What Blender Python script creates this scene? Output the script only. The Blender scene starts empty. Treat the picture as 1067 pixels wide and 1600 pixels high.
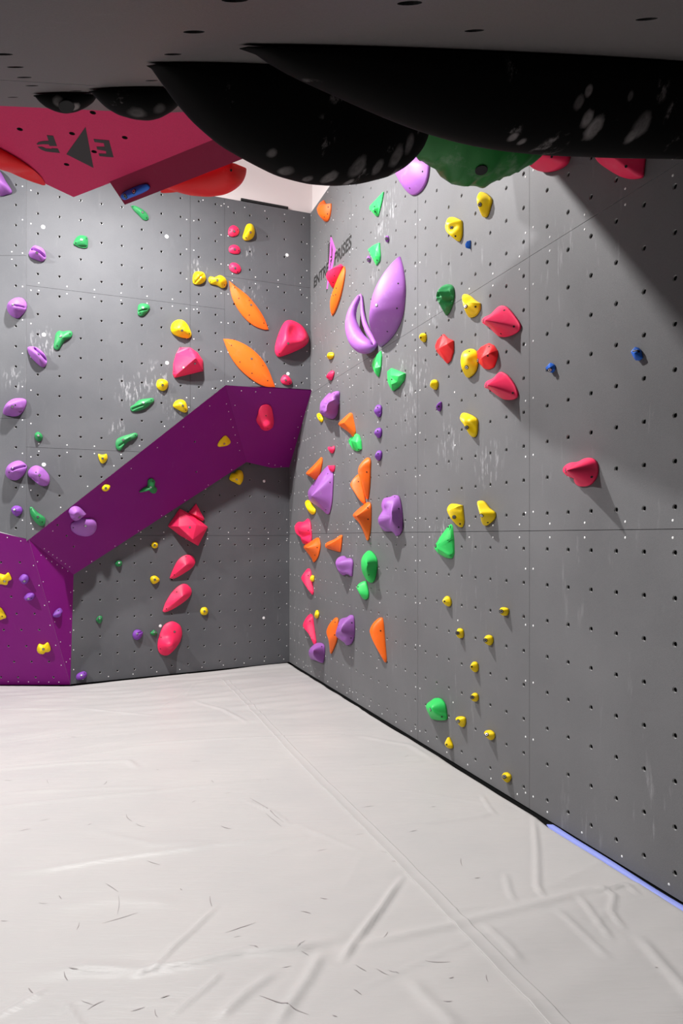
import bpy, bmesh, math, random
import numpy as np
from mathutils import Vector as V, Matrix, noise
from mathutils.bvhtree import BVHTree
from mathutils.geometry import delaunay_2d_cdt
random.seed(7)
SC = bpy.context.scene
COL = SC.collection

# ------------------------------------------------------------------ camera, world, lamps, exposure
CAM_Z, FPX, HOR, CX = 1.5, 1060.0, 838.0, 533.5
cam_d = bpy.data.cameras.new('camera')
cam_d.sensor_fit = 'VERTICAL'; cam_d.sensor_height = 36.0
cam_d.lens = FPX / 1600 * 36.0
cam_d.shift_y = (HOR - 800) / 1600
cam_d.clip_start = 0.02
cam = bpy.data.objects.new('camera', cam_d); COL.objects.link(cam)
cam.location = (0, 0, CAM_Z); cam.rotation_euler = (math.pi / 2, 0, 0)
SC.camera = cam
w = bpy.data.worlds.new('hall'); SC.world = w; w.use_nodes = True
w.node_tree.nodes['Background'].inputs[0].default_value = (0.95, 0.96, 1.0, 1)
w.node_tree.nodes['Background'].inputs[1].default_value = 0.012
# a row of ceiling lamps along the back wall's direction, out of frame; the last is a spot added to brighten the white upper wall
LAMPS = [(-1.72, 4.82, 5.6, 1330, (.05, -.09, -1), 176, .85), (-3.1, 3.9, 5.6, 150, (0, .05, -1), 176, .8), (-5.9, 2.6, 5.2, 1350, (.7, .55, -.25), 150, .5), (-0.9, 4.2, 6.2, 10, (.05, 2.9, -.55), 46, .6)]
for x, y, z, pw, aim, size, blend in LAMPS:
    ld = bpy.data.lights.new('ceiling_or_fill_lamp', 'SPOT'); ld.energy = pw; ld.shadow_soft_size = 0.07
    ld.spot_size = math.radians(size); ld.spot_blend = blend
    ld.color = (1.0, 0.985, 0.97)
    lo = bpy.data.objects.new('ceiling_or_fill_lamp', ld); COL.objects.link(lo); lo.location = (x, y, z)
    lo.rotation_euler = V(aim).to_track_quat('-Z', 'Y').to_euler()
SC.view_settings.view_transform = 'Standard'; SC.view_settings.look = 'None'
SC.view_settings.exposure = -0.12; SC.view_settings.gamma = 1.0
SC.view_settings.use_curve_mapping = False

# ------------------------------------------------------------------ helpers
def ray(x, y): return V(((x - CX) / FPX, 1.0, (HOR - y) / FPX))
EYE = V((0, 0, CAM_Z))

class Plane:
    """A surface: origin, u to the right, v upwards, n out into the room."""
    def __init__(s, o, u, n):
        s.o = V(o); s.n = V(n).normalized(); u = V(u); s.u = (u - s.n * u.dot(s.n)).normalized(); s.v = s.n.cross(s.u)
    def hit(s, x, y, lift=0.0):
        r = ray(x, y); return EYE + r * (((s.o + s.n * lift) - EYE).dot(s.n) / r.dot(s.n))
    def uv(s, p): d = V(p) - s.o; return (d.dot(s.u), d.dot(s.v))
    def px(s, x, y, lift=0.0): return s.uv(s.hit(x, y, lift))
    def at(s, u, v, l=0.0): return s.o + s.u * u + s.v * v + s.n * l
    def mat(s, p=None):
        m = Matrix.Identity(4)
        for i in range(3):
            m[i][0], m[i][1], m[i][2], m[i][3] = s.u[i], s.v[i], s.n[i], (p or s.o)[i]
        return m

def plane3(a, b, c):
    a, b, c = V(a), V(b), V(c); n = (b - a).cross(c - a)
    if n.dot(EYE - a) < 0: n = -n
    up = V((0, 0, 1)); u = up.cross(n)
    if u.length < 1e-3: u = V((1, 0, 0))
    return Plane(a, u, n)

def srgb(r, g, b):
    f = lambda c: (c / 255) / 12.92 if c / 255 <= 0.04045 else ((c / 255 + 0.055) / 1.055) ** 2.4
    return (f(r), f(g), f(b), 1)

def mesh_obj(name, me, mats=(), parent=None, kind=None, label=None, cat=None, group=None, M=None):
    o = bpy.data.objects.new(name, me); COL.objects.link(o)
    for m in mats:
        if m.name not in [x.name for x in me.materials if x]: me.materials.append(m)
    if parent is not None: o.parent = parent
    if M is not None: o.matrix_local = M
    if kind: o['kind'] = kind
    if label: o['label'] = label
    if cat: o['category'] = cat
    if group: o['group'] = group
    return o

def pydata(name, verts, faces, smooth=False):
    me = bpy.data.meshes.new(name); me.from_pydata([tuple(v) for v in verts], [], faces); me.update()
    if smooth: me.shade_smooth()
    return me

def recalc(me):
    bm = bmesh.new(); bm.from_mesh(me); bmesh.ops.recalc_face_normals(bm, faces=bm.faces); bm.to_mesh(me); bm.free(); me.update()

def hull(name, pts):
    bm = bmesh.new()
    for p in pts: bm.verts.new(p)
    r = bmesh.ops.convex_hull(bm, input=bm.verts)
    bmesh.ops.recalc_face_normals(bm, faces=bm.faces)
    bmesh.ops.dissolve_limit(bm, angle_limit=0.01, verts=bm.verts, edges=bm.edges)
    me = bpy.data.meshes.new(name); bm.to_mesh(me); bm.free(); return me

# ------------------------------------------------------------------ materials
def nodes(name):
    m = bpy.data.materials.new(name); m.use_nodes = True
    nt = m.node_tree; b = nt.nodes['Principled BSDF']
    return m, nt, b
def add(nt, t, **kw):
    n = nt.nodes.new(t)
    for k, v in kw.items():
        if k in n.inputs: n.inputs[k].default_value = v
        else: setattr(n, k, v)
    return n
def obj_coords(nt, scale):
    tc = add(nt, 'ShaderNodeTexCoord'); mp = add(nt, 'ShaderNodeMapping'); mp.inputs['Scale'].default_value = scale
    nt.links.new(tc.outputs['Object'], mp.inputs['Vector']); return mp.outputs['Vector']
def ramp(nt, fac, a, b):
    r = add(nt, 'ShaderNodeMapRange'); r.inputs['From Min'].default_value = a; r.inputs['From Max'].default_value = b
    nt.links.new(fac, r.inputs['Value']); return r.outputs['Result']
def noise_tex(nt, vec, scale, detail=4, rough=0.55):
    n = add(nt, 'ShaderNodeTexNoise'); n.inputs['Scale'].default_value = scale; n.inputs['Detail'].default_value = detail
    n.inputs['Roughness'].default_value = rough; nt.links.new(vec, n.inputs['Vector']); return n.outputs['Fac']
def math_n(nt, op, a, b):
    n = add(nt, 'ShaderNodeMath', operation=op)
    for i, x in enumerate((a, b)):
        if isinstance(x, (int, float)): n.inputs[i].default_value = x
        else: nt.links.new(x, n.inputs[i])
    return n.outputs[0]
def mix(nt, fac, a, b):
    n = add(nt, 'ShaderNodeMix', data_type='RGBA')
    if isinstance(fac, (int, float)): n.inputs[0].default_value = fac
    else: nt.links.new(fac, n.inputs[0])
    for s, x in ((6, a), (7, b)):
        if isinstance(x, tuple): n.inputs[s].default_value = x
        else: nt.links.new(x, n.inputs[s])
    return n.outputs[2]
def bump(nt, b, h, strength, dist=0.01):
    n = add(nt, 'ShaderNodeBump'); n.inputs['Strength'].default_value = strength; n.inputs['Distance'].default_value = dist
    nt.links.new(h, n.inputs['Height']); nt.links.new(n.outputs[0], b.inputs['Normal'])

def plain(name, col, rough=0.5, metal=0.0):
    m, nt, b = nodes(name); b.inputs['Base Color'].default_value = col
    b.inputs['Roughness'].default_value = rough; b.inputs['Metallic'].default_value = metal; return m

def hold_mat(name, col, rough=0.5, chalk=0.35):
    """cast resin: fine grain, chalk worn into parts of it"""
    m, nt, b = nodes(name)
    tc = add(nt, 'ShaderNodeNewGeometry').outputs['Position']
    n1 = noise_tex(nt, tc, 9, 5, 0.7); n2 = noise_tex(nt, tc, 420, 2)
    f = math_n(nt, 'MULTIPLY', ramp(nt, n1, 0.55, 0.85), chalk)
    c = mix(nt, f, col, srgb(225, 215, 218)); nt.links.new(c, b.inputs['Base Color'])
    b.inputs['Roughness'].default_value = rough; b.inputs['Specular IOR Level'].default_value = 0.35
    bump(nt, b, n2, 0.12, 0.004)
    return m

def wall_mat(name, col, chalk, spots=()):
    """textured climbing paint: speckle, long vertical chalk and shoe scuffs"""
    m, nt, b = nodes(name)
    pos = add(nt, 'ShaderNodeNewGeometry').outputs['Position']
    def mapped(scale):
        mp = add(nt, 'ShaderNodeMapping'); mp.inputs['Scale'].default_value = scale; nt.links.new(pos, mp.inputs['Vector']); return mp.outputs[0]
    grain = noise_tex(nt, pos, 330, 3, 0.7)
    cloud = noise_tex(nt, pos, 1.3, 4)
    streak = noise_tex(nt, mapped((9, 9, 1.5)), 2.2, 5, 0.65)
    where = ramp(nt, noise_tex(nt, pos, 1.6, 3), 0.45, 0.75)
    c = mix(nt, ramp(nt, grain, 0.2, 0.8), tuple(x * 0.82 for x in col[:3]) + (1,), tuple(min(1, x * 1.2) for x in col[:3]) + (1,))
    c = mix(nt, math_n(nt, 'MULTIPLY', ramp(nt, cloud, 0.35, 0.8), 0.12 if chalk >= 0.1 else 0.02), c, (0.45, 0.45, 0.46, 1))
    s = math_n(nt, 'MULTIPLY', ramp(nt, streak, 0.60, 0.82), where)
    c = mix(nt, math_n(nt, 'MULTIPLY', s, chalk), c, (0.8, 0.79, 0.82, 1))
    if spots:                                           # dabs of hand chalk around some holds
        dab = ramp(nt, noise_tex(nt, mapped((1, 1, .28)), 42, 3, 0.6), 0.54, 0.66); tot = None
        for p, r_ in spots:
            dn = add(nt, 'ShaderNodeVectorMath', operation='DISTANCE'); nt.links.new(pos, dn.inputs[0]); dn.inputs[1].default_value = p
            k_ = ramp(nt, dn.outputs['Value'], r_, r_*0.35); tot = k_ if tot is None else math_n(nt, 'MAXIMUM', tot, k_)
        c = mix(nt, math_n(nt, 'MULTIPLY', math_n(nt, 'MULTIPLY', dab, tot), 0.24), c, (0.85, 0.85, 0.88, 1))
    nt.links.new(c, b.inputs['Base Color'])
    b.inputs['Roughness'].default_value = 0.55; b.inputs['Specular IOR Level'].default_value = 0.22
    bump(nt, b, grain, 0.25, 0.003)
    return m

M_SLAB = wall_mat('grey_paint_overhang', srgb(98, 94, 94), 0.05)
M_PURPLE = wall_mat('purple_paint', srgb(128, 12, 122), 0.06)
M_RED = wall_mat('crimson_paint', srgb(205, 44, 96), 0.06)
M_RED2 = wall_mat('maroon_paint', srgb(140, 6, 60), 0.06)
M_WHITE = plain('white_wall_paint', srgb(240, 231, 230), 0.7)
M_SEAM = plain('joint_backing', srgb(74, 74, 76), 0.7)
M_CEIL = plain('ceiling_paint', (0.18, 0.18, 0.18, 1), 0.8)
M_DARK = plain('dark_void', (0.012, 0.012, 0.013, 1), 0.8)
M_EDGE = plain('panel_edge', srgb(150, 150, 152), 0.6)
M_ZINC = plain('zinc_insert', (0.5, 0.5, 0.5, 1), 0.4, 0.3)
M_SCREW = plain('screw_head', (0.9, 0.9, 0.9, 1), 0.4, 0.0)
M_STEEL = plain('bolt_steel', (0.62, 0.62, 0.63, 1), 0.3, 0.85)
M_PRINT = plain('black_print', (0.02, 0.02, 0.02, 1), 0.6)
M_PINKPRINT = plain('magenta_print', srgb(225, 95, 200), 0.6)
M_BLUEFOAM = plain('blue_foam', srgb(140, 152, 225), 0.6)
COLS = {
    'y': hold_mat('yellow_resin', srgb(244, 210, 12), 0.42, 0.12),
    'o': hold_mat('orange_resin', srgb(255, 112, 30), 0.45, 0.06),
    'p': hold_mat('pink_resin', srgb(248, 46, 96), 0.45, 0.10),
    'r': hold_mat('red_resin', srgb(232, 44, 48), 0.45, 0.05),
    'R': hold_mat('scarlet_resin', srgb(232, 20, 26), 0.5, 0.10),
    'v': hold_mat('violet_resin', srgb(160, 98, 182), 0.5, 0.20),
    'V': hold_mat('deep_violet_resin', srgb(128, 66, 170), 0.5, 0.10),
    'g': hold_mat('bright_green_resin', srgb(52, 205, 98), 0.45, 0.12),
    'G': hold_mat('dark_green_resin', srgb(44, 138, 78), 0.45, 0.10),
    'E': hold_mat('forest_green_resin', srgb(6, 112, 34), 0.4, 0.30),
    'b': hold_mat('blue_resin', srgb(40, 110, 220), 0.45, 0.10),
}
PRINTS = []
def black_mat(prints=()):
    m, nt, b = nodes('black_resin_chalked')
    pos = add(nt, 'ShaderNodeNewGeometry').outputs['Position']
    n1 = noise_tex(nt, pos, 11, 6, 0.7)
    vo = add(nt, 'ShaderNodeTexVoronoi'); vo.inputs['Scale'].default_value = 9.0; nt.links.new(pos, vo.inputs['Vector'])
    spot = ramp(nt, vo.outputs['Distance'], 0.42, 0.30)
    f = math_n(nt, 'MULTIPLY', ramp(nt, n1, 0.56, 0.80), spot)
    for (p, r_, k) in prints:
        dn = add(nt, 'ShaderNodeVectorMath', operation='DISTANCE'); nt.links.new(pos, dn.inputs[0]); dn.inputs[1].default_value = p
        wob = math_n(nt, 'ADD', dn.outputs['Value'], math_n(nt, 'MULTIPLY', math_n(nt, 'SUBTRACT', n1, 0.5), r_*1.6))
        f = math_n(nt, 'MAXIMUM', f, math_n(nt, 'MULTIPLY', ramp(nt, wob, r_, r_*0.55), math_n(nt, 'MULTIPLY', ramp(nt, n1, 0.25, 0.75), k)))
    c = mix(nt, math_n(nt, 'MULTIPLY', f, 0.9), (0.004, 0.004, 0.004, 1), (0.60, 0.55, 0.55, 1))
    nt.links.new(c, b.inputs['Base Color']); b.inputs['Roughness'].default_value = 0.7; b.inputs['Specular IOR Level'].default_value = 0.06
    return m

def floor_mat():
    m, nt, b = nodes('white_vinyl_cover')
    pos = add(nt, 'ShaderNodeNewGeometry').outputs['Position']
    mp = add(nt, 'ShaderNodeMapping'); mp.inputs['Rotation'].default_value = (0, 0, math.radians(-20.8)); mp.inputs['Scale'].default_value = (1.2, 9, 1)
    nt.links.new(pos, mp.inputs['Vector'])
    fine = noise_tex(nt, mp.outputs[0], 3.5, 5, 0.6)
    cloud = noise_tex(nt, pos, 1.7, 4)
    c = mix(nt, ramp(nt, cloud, 0.3, 0.75), srgb(192, 189, 187), srgb(185, 183, 182))
    nt.links.new(c, b.inputs['Base Color']); b.inputs['Roughness'].default_value = 0.42; b.inputs['Specular IOR Level'].default_value = 0.35
    bump(nt, b, fine, 0.16, 0.02)
    return m
M_FLOOR = floor_mat()

# ------------------------------------------------------------------ the surfaces of the room
def on_floor(x, y): r = ray(x, y); return EYE + r * (-CAM_Z / r.z)
C0 = on_floor(452, 1035); D = (on_floor(1067, 1412) - C0).normalized(); NW = V((D.y, -D.x, 0))
W = Plane(C0, D, NW)                                  # right wall: u = metres from the corner, v = height
cB = W.hit(485, 610); cB.z = 0
B = Plane(cB, -NW, D)                                 # upper back wall: u runs from -2.79 to 0
bend = B.hit(41, 600); bend.z = 0
Fc = Plane(bend, (1, 0, 0), (0, -1, 0))               # strip beyond the bend
P0 = on_floor(110, 1070)
uL = (C0 - P0).normalized()
L = Plane(P0, uL, (uL.y, -uL.x, 0))                   # lower back wall, set back under the purple volume
S1, S2, S4 = B.hit(45, 843), B.hit(352, 602), L.hit(115, 898)
S = plane3(S1, S2, S4); S3 = S.hit(385, 722)
W2, W1 = W.hit(450, 737), W.hit(487, 610)
def bil(a, b): return (S2*(1-a) + W1*a)*(1-b) + (S3*(1-a) + W2*a)*b      # the purple end face, very slightly twisted
P = plane3(bil(.3, .3), bil(.7, .3), bil(.5, .8))
T = plane3(S1, S4, P0)
A = plane3(S1, P0, P0 + V((-1, 0, 0)))

M_WALL_R = wall_mat('grey_paint_scuffed', srgb(104, 104, 106), 0.4, [(W.hit(x, y), r_) for x, y, r_ in ((602, 345, .28), (612, 330, .2), (640, 598, .24), (628, 575, .15), (660, 590, .16), (762, 725, .18), (585, 420, .15), (600, 560, .12), (680, 480, .16), (640, 640, .2), (545, 680, .2), (700, 690, .2), (690, 835, .18), (570, 790, .15), (520, 640, .15))])
M_WALL_B = wall_mat('grey_paint', srgb(88, 89, 93), 0.12, [(B.hit(x, y), r_) for x, y, r_ in ((240, 594, .22), (205, 610, .2), (275, 640, .15), (310, 420, .12), (395, 460, .15), (183, 670, .12), (20, 590, .15), (70, 535, .18), (400, 560, .15), (388, 395, .1))])

# ------------------------------------------------------------------ panels with real bolt holes
def clip(poly, a, b):
    """keep the part of poly to the left of the line a->b"""
    out = []; f = lambda p: (b[0]-a[0])*(p[1]-a[1]) - (b[1]-a[1])*(p[0]-a[0])
    for i, p in enumerate(poly):
        q = poly[(i+1) % len(poly)]; fp, fq = f(p), f(q)
        if fp >= 0: out.append(p)
        if fp * fq < 0: t = fp / (fp - fq); out.append((p[0]+t*(q[0]-p[0]), p[1]+t*(q[1]-p[1])))
    return out
def inset(poly, g):
    """shrink a convex counter-clockwise polygon by g"""
    for i in range(len(poly)): pass
    out = list(poly); n = len(poly)
    for i in range(n):
        a, b = poly[i], poly[(i+1) % n]; dx, dy = b[0]-a[0], b[1]-a[1]; l = math.hypot(dx, dy)
        if l < 1e-6: continue
        nx, ny = -dy/l*g, dx/l*g
        out = clip(out, (a[0]+nx, a[1]+ny), (b[0]+nx, b[1]+ny))
    return out
def inside(poly, p, margin):
    n = len(poly)
    for i in range(n):
        a, b = poly[i], poly[(i+1) % n]; dx, dy = b[0]-a[0], b[1]-a[1]; l = math.hypot(dx, dy)
        if l > 1e-6 and (dx*(p[1]-a[1]) - dy*(p[0]-a[0]))/l < margin: return False
    return True

def panel(pl, poly, holes, mat, parent, gap=0.0014, depth=0.016, hr=0.0125, seg=10, label=None, name='panel', tube=None):
    """a plywood panel with its bolt holes cut through; poly is (u, v) counter-clockwise"""
    area = sum(poly[i][0]*poly[(i+1) % len(poly)][1] - poly[(i+1) % len(poly)][0]*poly[i][1] for i in range(len(poly)))
    if area < 0: poly = poly[::-1]
    poly = inset(poly, gap); holes = [h for h in holes if inside(poly, h, hr + 0.008)]
    pts = [V(p) for p in poly]; edges = [(i, (i+1) % len(poly)) for i in range(len(poly))]
    for (hx, hy) in holes:
        k = len(pts)
        for i in range(seg):
            a = 2*math.pi*i/seg; pts.append(V((hx + hr*math.cos(a), hy + hr*math.sin(a))))
        edges += [(k+i, k+(i+1) % seg) for i in range(seg)]
    ov, oe, of, *_ = delaunay_2d_cdt(pts, edges, [], 1, 1e-6)
    hs = np.array(holes) if holes else np.zeros((0, 2))
    faces, mi = [], []
    for f in of:
        c = sum((ov[i] for i in f), V((0, 0))) / len(f)
        if len(hs) and np.min(np.hypot(hs[:, 0]-c.x, hs[:, 1]-c.y)) < hr*0.97: continue
        if not inside(poly, (c.x, c.y), -1e-5): continue
        f = list(f)
        ar = (ov[f[1]]-ov[f[0]]).cross(ov[f[2]]-ov[f[0]])
        if ar < 0: f = f[::-1]
        faces.append(f); mi.append(0)
    verts = [pl.at(v.x, v.y, 0) for v in ov]
    n = len(poly); k = len(verts)                      # outer edges
    verts += [pl.at(p[0], p[1], 0) for p in poly] + [pl.at(p[0], p[1], -depth) for p in poly]
    for i in range(n):
        j = (i+1) % n; faces.append([k+j, k+i, k+n+i, k+n+j]); mi.append(1)
    for (hx, hy) in holes:                             # zinc tube and dark bottom
        k = len(verts); r2 = hr*0.80
        for i in range(seg):
            a = 2*math.pi*i/seg; c, s_ = math.cos(a), math.sin(a)
            verts += [pl.at(hx+hr*c, hy+hr*s_, 0), pl.at(hx+hr*0.97*c, hy+hr*0.97*s_, -0.006), pl.at(hx+r2*c, hy+r2*s_, -0.006), pl.at(hx+r2*c, hy+r2*s_, -0.0155)]
        for i in range(seg):
            a, b = k+4*i, k+4*((i+1) % seg)
            faces += [[a, b, b+1, a+1], [a+1, b+1, b+2, a+2], [a+2, b+2, b+3, a+3]]; mi += [2, 2, 3]
        faces.append([k+4*i+3 for i in range(seg)]); mi.append(3)
    me = pydata(name, verts, faces); me.polygons.foreach_set('material_index', mi)
    return mesh_obj(name, me, (mat, M_EDGE, tube or M_ZINC, M_DARK), parent, label=label)

def slab_poly(name, pl, poly, l0, l1, mat, parent=None, **kw):
    """a flat slab over a convex (u, v) polygon between two lifts"""
    n = len(poly); vs = [pl.at(p[0], p[1], l1) for p in poly] + [pl.at(p[0], p[1], l0) for p in poly]
    fs = [list(range(n)), list(range(2*n-1, n-1, -1))] + [[i, (i+1) % n, n+(i+1) % n, n+i] for i in range(n)]
    me = pydata(name, vs, fs); recalc(me); return mesh_obj(name, me, (mat,), parent, **kw)

def screws(pl, pts, parent, r=0.0060):
    vs, fs = [], []
    for (u, v) in pts:
        k = len(vs); sg = 8
        vs += [pl.at(u + r*math.cos(i*2*math.pi/sg), v + r*math.sin(i*2*math.pi/sg), 0.0003) for i in range(sg)]
        vs += [pl.at(u + r*0.7*math.cos(i*2*math.pi/sg), v + r*0.7*math.sin(i*2*math.pi/sg), 0.0018) for i in range(sg)]
        fs += [[k+i, k+(i+1) % sg, k+sg+(i+1) % sg, k+sg+i] for i in range(sg)] + [[k+sg+i for i in range(sg)]]
    return mesh_obj('screws', pydata('screws', vs, fs), (M_SCREW,), parent, kind='stuff', label='small pale screw heads along the panel joints')

# --- right wall
wall_right = slab_poly('wall_right', W, [(-0.2, 0.0), (10.6, 0.0), (10.6, 5.0), (-0.2, 5.0)], -0.15, -0.0165, M_SEAM, kind='structure')
uS = [-0.1, 0.68, 2.0, 3.32, 4.65, 5.97, 7.29, 8.61, 10.5]; vS = [0.004, 1.53, 3.035, 4.985]
row = [0.106 + 0.1895*k for k in range(27)]
rs = []
for i in range(8):
    cols = [uS[i] + (0.118 if i != 4 else 0.152) + 0.1655*k for k in range(12)]
    if i == 0: cols = [0.05 + 0.1655*k for k in range(4)]
    for j in range(3):
        pol = [(uS[i], vS[j]), (uS[i+1], vS[j]), (uS[i+1], vS[j+1]), (uS[i], vS[j+1])]
        panel(W, pol, [(c, r) for c in cols for r in row if not (uS[i] > 7.2 and r > 0)], M_WALL_R, wall_right)
for u in uS[1:6]:
    for v in np.arange(0.08, 4.9, 0.31):
        rs += [(u-0.034, v), (u+0.034, v+0.003)]
for v in vS[1:3]:
    for u in np.arange(0.85, 6.2, 0.265):
        rs += [(u, v+0.036), (u, v-0.036)]
for u in np.arange(0.3, 6.2, 0.265): rs += [(u, 0.045), (u, 4.95)]
for u in (0.9, 1.55, 2.6, 3.85):                       # odd fixings in mid-panel
    for v in (0.4, 0.95, 2.1, 2.45, 3.5, 4.0, 4.6): rs.append((u + 0.05*math.sin(9*v), v))
screws(W, rs, wall_right)

slab_poly('recess', W, [(-0.3, -0.3), (10.6, -0.3), (10.6, 0.0), (-0.3, 0.0)], -0.15, -0.06, M_DARK, wall_right)
# --- back wall: upper part, strip beyond the bend, lower part set back
wall_back = slab_poly('wall_back', L, [(-0.01, 0.0), (2.44, 0.0), (2.44, 2.8), (-0.01, 2.8)], -0.15, -0.0165, M_SEAM, kind='structure')
slab_poly('recess', L, [(-0.01, -0.3), (2.5, -0.3), (2.5, 0.0), (-0.01, 0.0)], -0.2, -0.06, M_DARK, wall_back)
slab_poly('recess', Plane(P0, (1, 0, 0), (0, -1, 0)), [(-3, -0.3), (0, -0.3), (0, -0.005), (-3, -0.005)], -0.2, -0.05, M_DARK, wall_back)
uE = B.uv(bend)[0]
s1, s2, w1 = B.uv(S1), B.uv(S2), B.uv(W1)
def under(poly, u_mid):                                # cut away what lies below the purple volume's top edge
    return clip(poly, s1, s2) if u_mid < s2[0] else clip(poly, s2, (0.0, w1[1]))
TOP = 4.985
bcols = [-2.689 + 0.188*k for k in range(8)]; mcols = [-1.191, -1.021]; rcols = [-0.83, -0.662, -0.477, -0.288, -0.096]
brow = [4.151 + 0.1889*k for k in range(-15, 6)]; rrow = [4.095 + 0.189*k for k in range(-12, 6)]
for (a, b_, c0, c1, cs, rw) in [(uE, -1.279, 3.842, TOP, bcols, brow), (uE, -1.279, 2.333, 3.842, bcols, brow), (uE, -1.279, 1.0, 2.333, bcols, brow),
                      (-1.279, -0.929, 3.84, TOP, mcols, brow), (-1.279, -0.929, 2.4, 3.84, mcols, brow),
                      (-0.929, 0.0, 4.18, TOP, rcols, rrow), (-0.929, 0.0, 2.9, 4.18, rcols, rrow)]:
    pol = under([(a, c0), (b_, c0), (b_, c1), (a, c1)], (a+b_)/2)
    if (a+b_)/2 < -1.2: pol = clip(pol, s1, s2)
    panel(B, pol, [(c, r) for c in cs for r in rw], M_WALL_B, wall_back)
slab_poly('backing', B, [(s1[0], s1[1]), (s2[0], s2[1]), (0, w1[1]), (0, TOP), (uE, TOP), (uE, s1[1])][::1], -0.12, -0.0165, M_SEAM, wall_back)
sb = []
for v in np.arange(1.6, 4.9, 0.3115): sb += [(uE+0.04, v+0.02)]
for u, lo in ((-1.279, 2.9), (-0.929, 3.1)):
    for v in np.arange(lo, 4.9, 0.3): sb += [(u-0.036, v), (u+0.036, v)]
for v, a, b_ in ((3.842, -2.68, -1.0), (2.333, -2.68, -1.75), (4.18, -0.85, 0)):
    for u in np.arange(a, b_, 0.245): sb += [(u, v+0.035), (u, v-0.035)]
for t in np.arange(0.03, 1.0, 0.13): sb.append((s1[0]+t*(s2[0]-s1[0]) - 0.02, s1[1]+t*(s2[1]-s1[1])+0.05))
for u in np.arange(-1.15, 0, 0.215): sb += [(u, TOP-0.06)]
for u in np.arange(-0.85, 0, 0.23): sb += [(u, w1[1]+0.045)]
for v in np.arange(3.2, 4.9, 0.29): sb += [(-0.04, v)]
screws(B, sb, wall_back)
caps = [B.px(67.4, 354.6), B.px(68.5, 523), B.px(260.5, 369.6), B.px(448.5, 398.5), B.px(261, 567), B.px(450, 584), B.px(68.5, 726)]
screws(B, caps, wall_back, 0.019)
# strip beyond the bend
fs1 = Fc.uv(S1)[1]
for (c0, c1) in ((4.12, TOP), (2.6, 4.12), (1.38, 2.6)):
    panel(Fc, [(-2.2, c0), (0, c0), (0, c1), (-2.2, c1)] if c0 > 1.4 else clip([(-2.2, c0), (0, c0), (0, c1), (-2.2, c1)], Fc.px(0, 832), Fc.px(45, 843)),
          [(-0.098-0.1655*k, 4.0275+0.1885*j) for k in range(12) for j in range(-14, 6)], M_WALL_B, wall_back)
slab_poly('backing', Fc, [(-2.2, 1.55), (0, 1.5), (0, TOP), (-2.2, TOP)], -0.12, -0.0165, M_SEAM, wall_back)
screws(Fc, [(-0.035, v) for v in np.arange(1.65, 4.9, 0.3115)] + [(-0.135, 4.155), (-0.135, 4.085)], wall_back)
# lower part
uC = L.uv(C0)[0]
lc = [0.113+0.1745*k for k in range(5)] + [0.99+0.19*k - 0.145 + 0.0 for k in (1,)] + [1.215+0.1825*k for k in range(7)]
lr = [0.096 + 0.1868*k for k in range(13)]
for c0, c1 in ((0.004, 1.508), (1.508, 2.75)):
    panel(L, [(0, c0), (uC, c0), (uC, c1), (0, c1)], [(c, r) for c in lc for r in lr], M_WALL_B, wall_back)
lsc = [(u, 1.508+d) for u in np.arange(0.7, uC, 0.245) for d in (0.036, -0.036)] + [(u, 0.045) for u in np.arange(0.12, uC, 0.25)] + [(uC-0.035, v) for v in np.arange(0.2, 1.9, 0.25)]
lsc += [(0.03, v) for v in np.arange(0.15, 1.1, 0.2)] + [L.px(135+i*62, 893-i*43) for i in range(5)]
screws(L, lsc, wall_back)
screws(L, [L.px(250.5, 978), L.px(412, 965.5), L.px(412.5, 751.8)], wall_back, 0.017)

# --- purple volume: five faces of a solid angled box on the back wall
vol = bpy.data.objects.new('purple_volume', None); COL.objects.link(vol); vol.location = P0
vol['label'] = 'large purple angled overhang volume folded across the grey back wall'; vol['category'] = 'climbing volume'
def vparent(o): o.parent = vol; o.matrix_parent_inverse = Matrix.Translation(-P0); return o
a0 = V(A.uv(S1)); a1 = V(A.px(0, 832)); a2_ = a0 + (a1-a0)*(2.0/(a1-a0).length)
AL = [tuple(a0), A.uv(P0), A.uv(P0 + V((-2.6, 0, 0))), tuple(a2_)]
fa = [(x/3.557, 800+y/3.557) for x, y in ((5, 280), (110, 280), (62, 470), (92, 565), (192, 565), (20, 655), (118, 655), (218, 655), (47, 745), (146, 745), (78, 832), (175, 832), (272, 832), (5, 918), (100, 918), (198, 918), (297, 918))]
vparent(panel(A, AL, [A.px(*q) for q in fa], M_PURPLE, None, gap=0.0006, hr=0.011))
ft = [(x/3.557, 800+y/3.557) for x, y in ((212, 262), (252, 383), (300, 290))]
vparent(panel(T, [T.uv(S1), T.uv(S4), T.uv(P0)], [], M_PURPLE, None, gap=0.0006))
fsn = [(x/3.811+220, 580+y/3.811) for x, y in ((322, 420), (330, 600))] + [(x/3.557, 580+y/3.557) for x, y in ((370, 915), (410, 975), (320, 855))]
vparent(panel(S, [S.uv(S1), S.uv(S4), S.uv(S3), S.uv(S2)], [S.px(*q) for q in fsn], M_PURPLE, None, gap=0.0006, hr=0.010))
nb = 8; me = pydata('panel', [bil(i/nb, j/nb) for i in range(nb+1) for j in range(nb+1)] + [bil(i/nb, j/nb) - P.n*0.016 for i in range(nb+1) for j in range(nb+1)],
    [[i*(nb+1)+j, i*(nb+1)+j+1, (i+1)*(nb+1)+j+1, (i+1)*(nb+1)+j] for i in range(nb) for j in range(nb)] + [[81+i*(nb+1)+j, 81+i*(nb+1)+j+1, 81+(i+1)*(nb+1)+j+1, 81+(i+1)*(nb+1)+j][::-1] for i in range(nb) for j in range(nb)], True)
vparent(mesh_obj('panel', me, (M_PURPLE,)))
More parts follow.
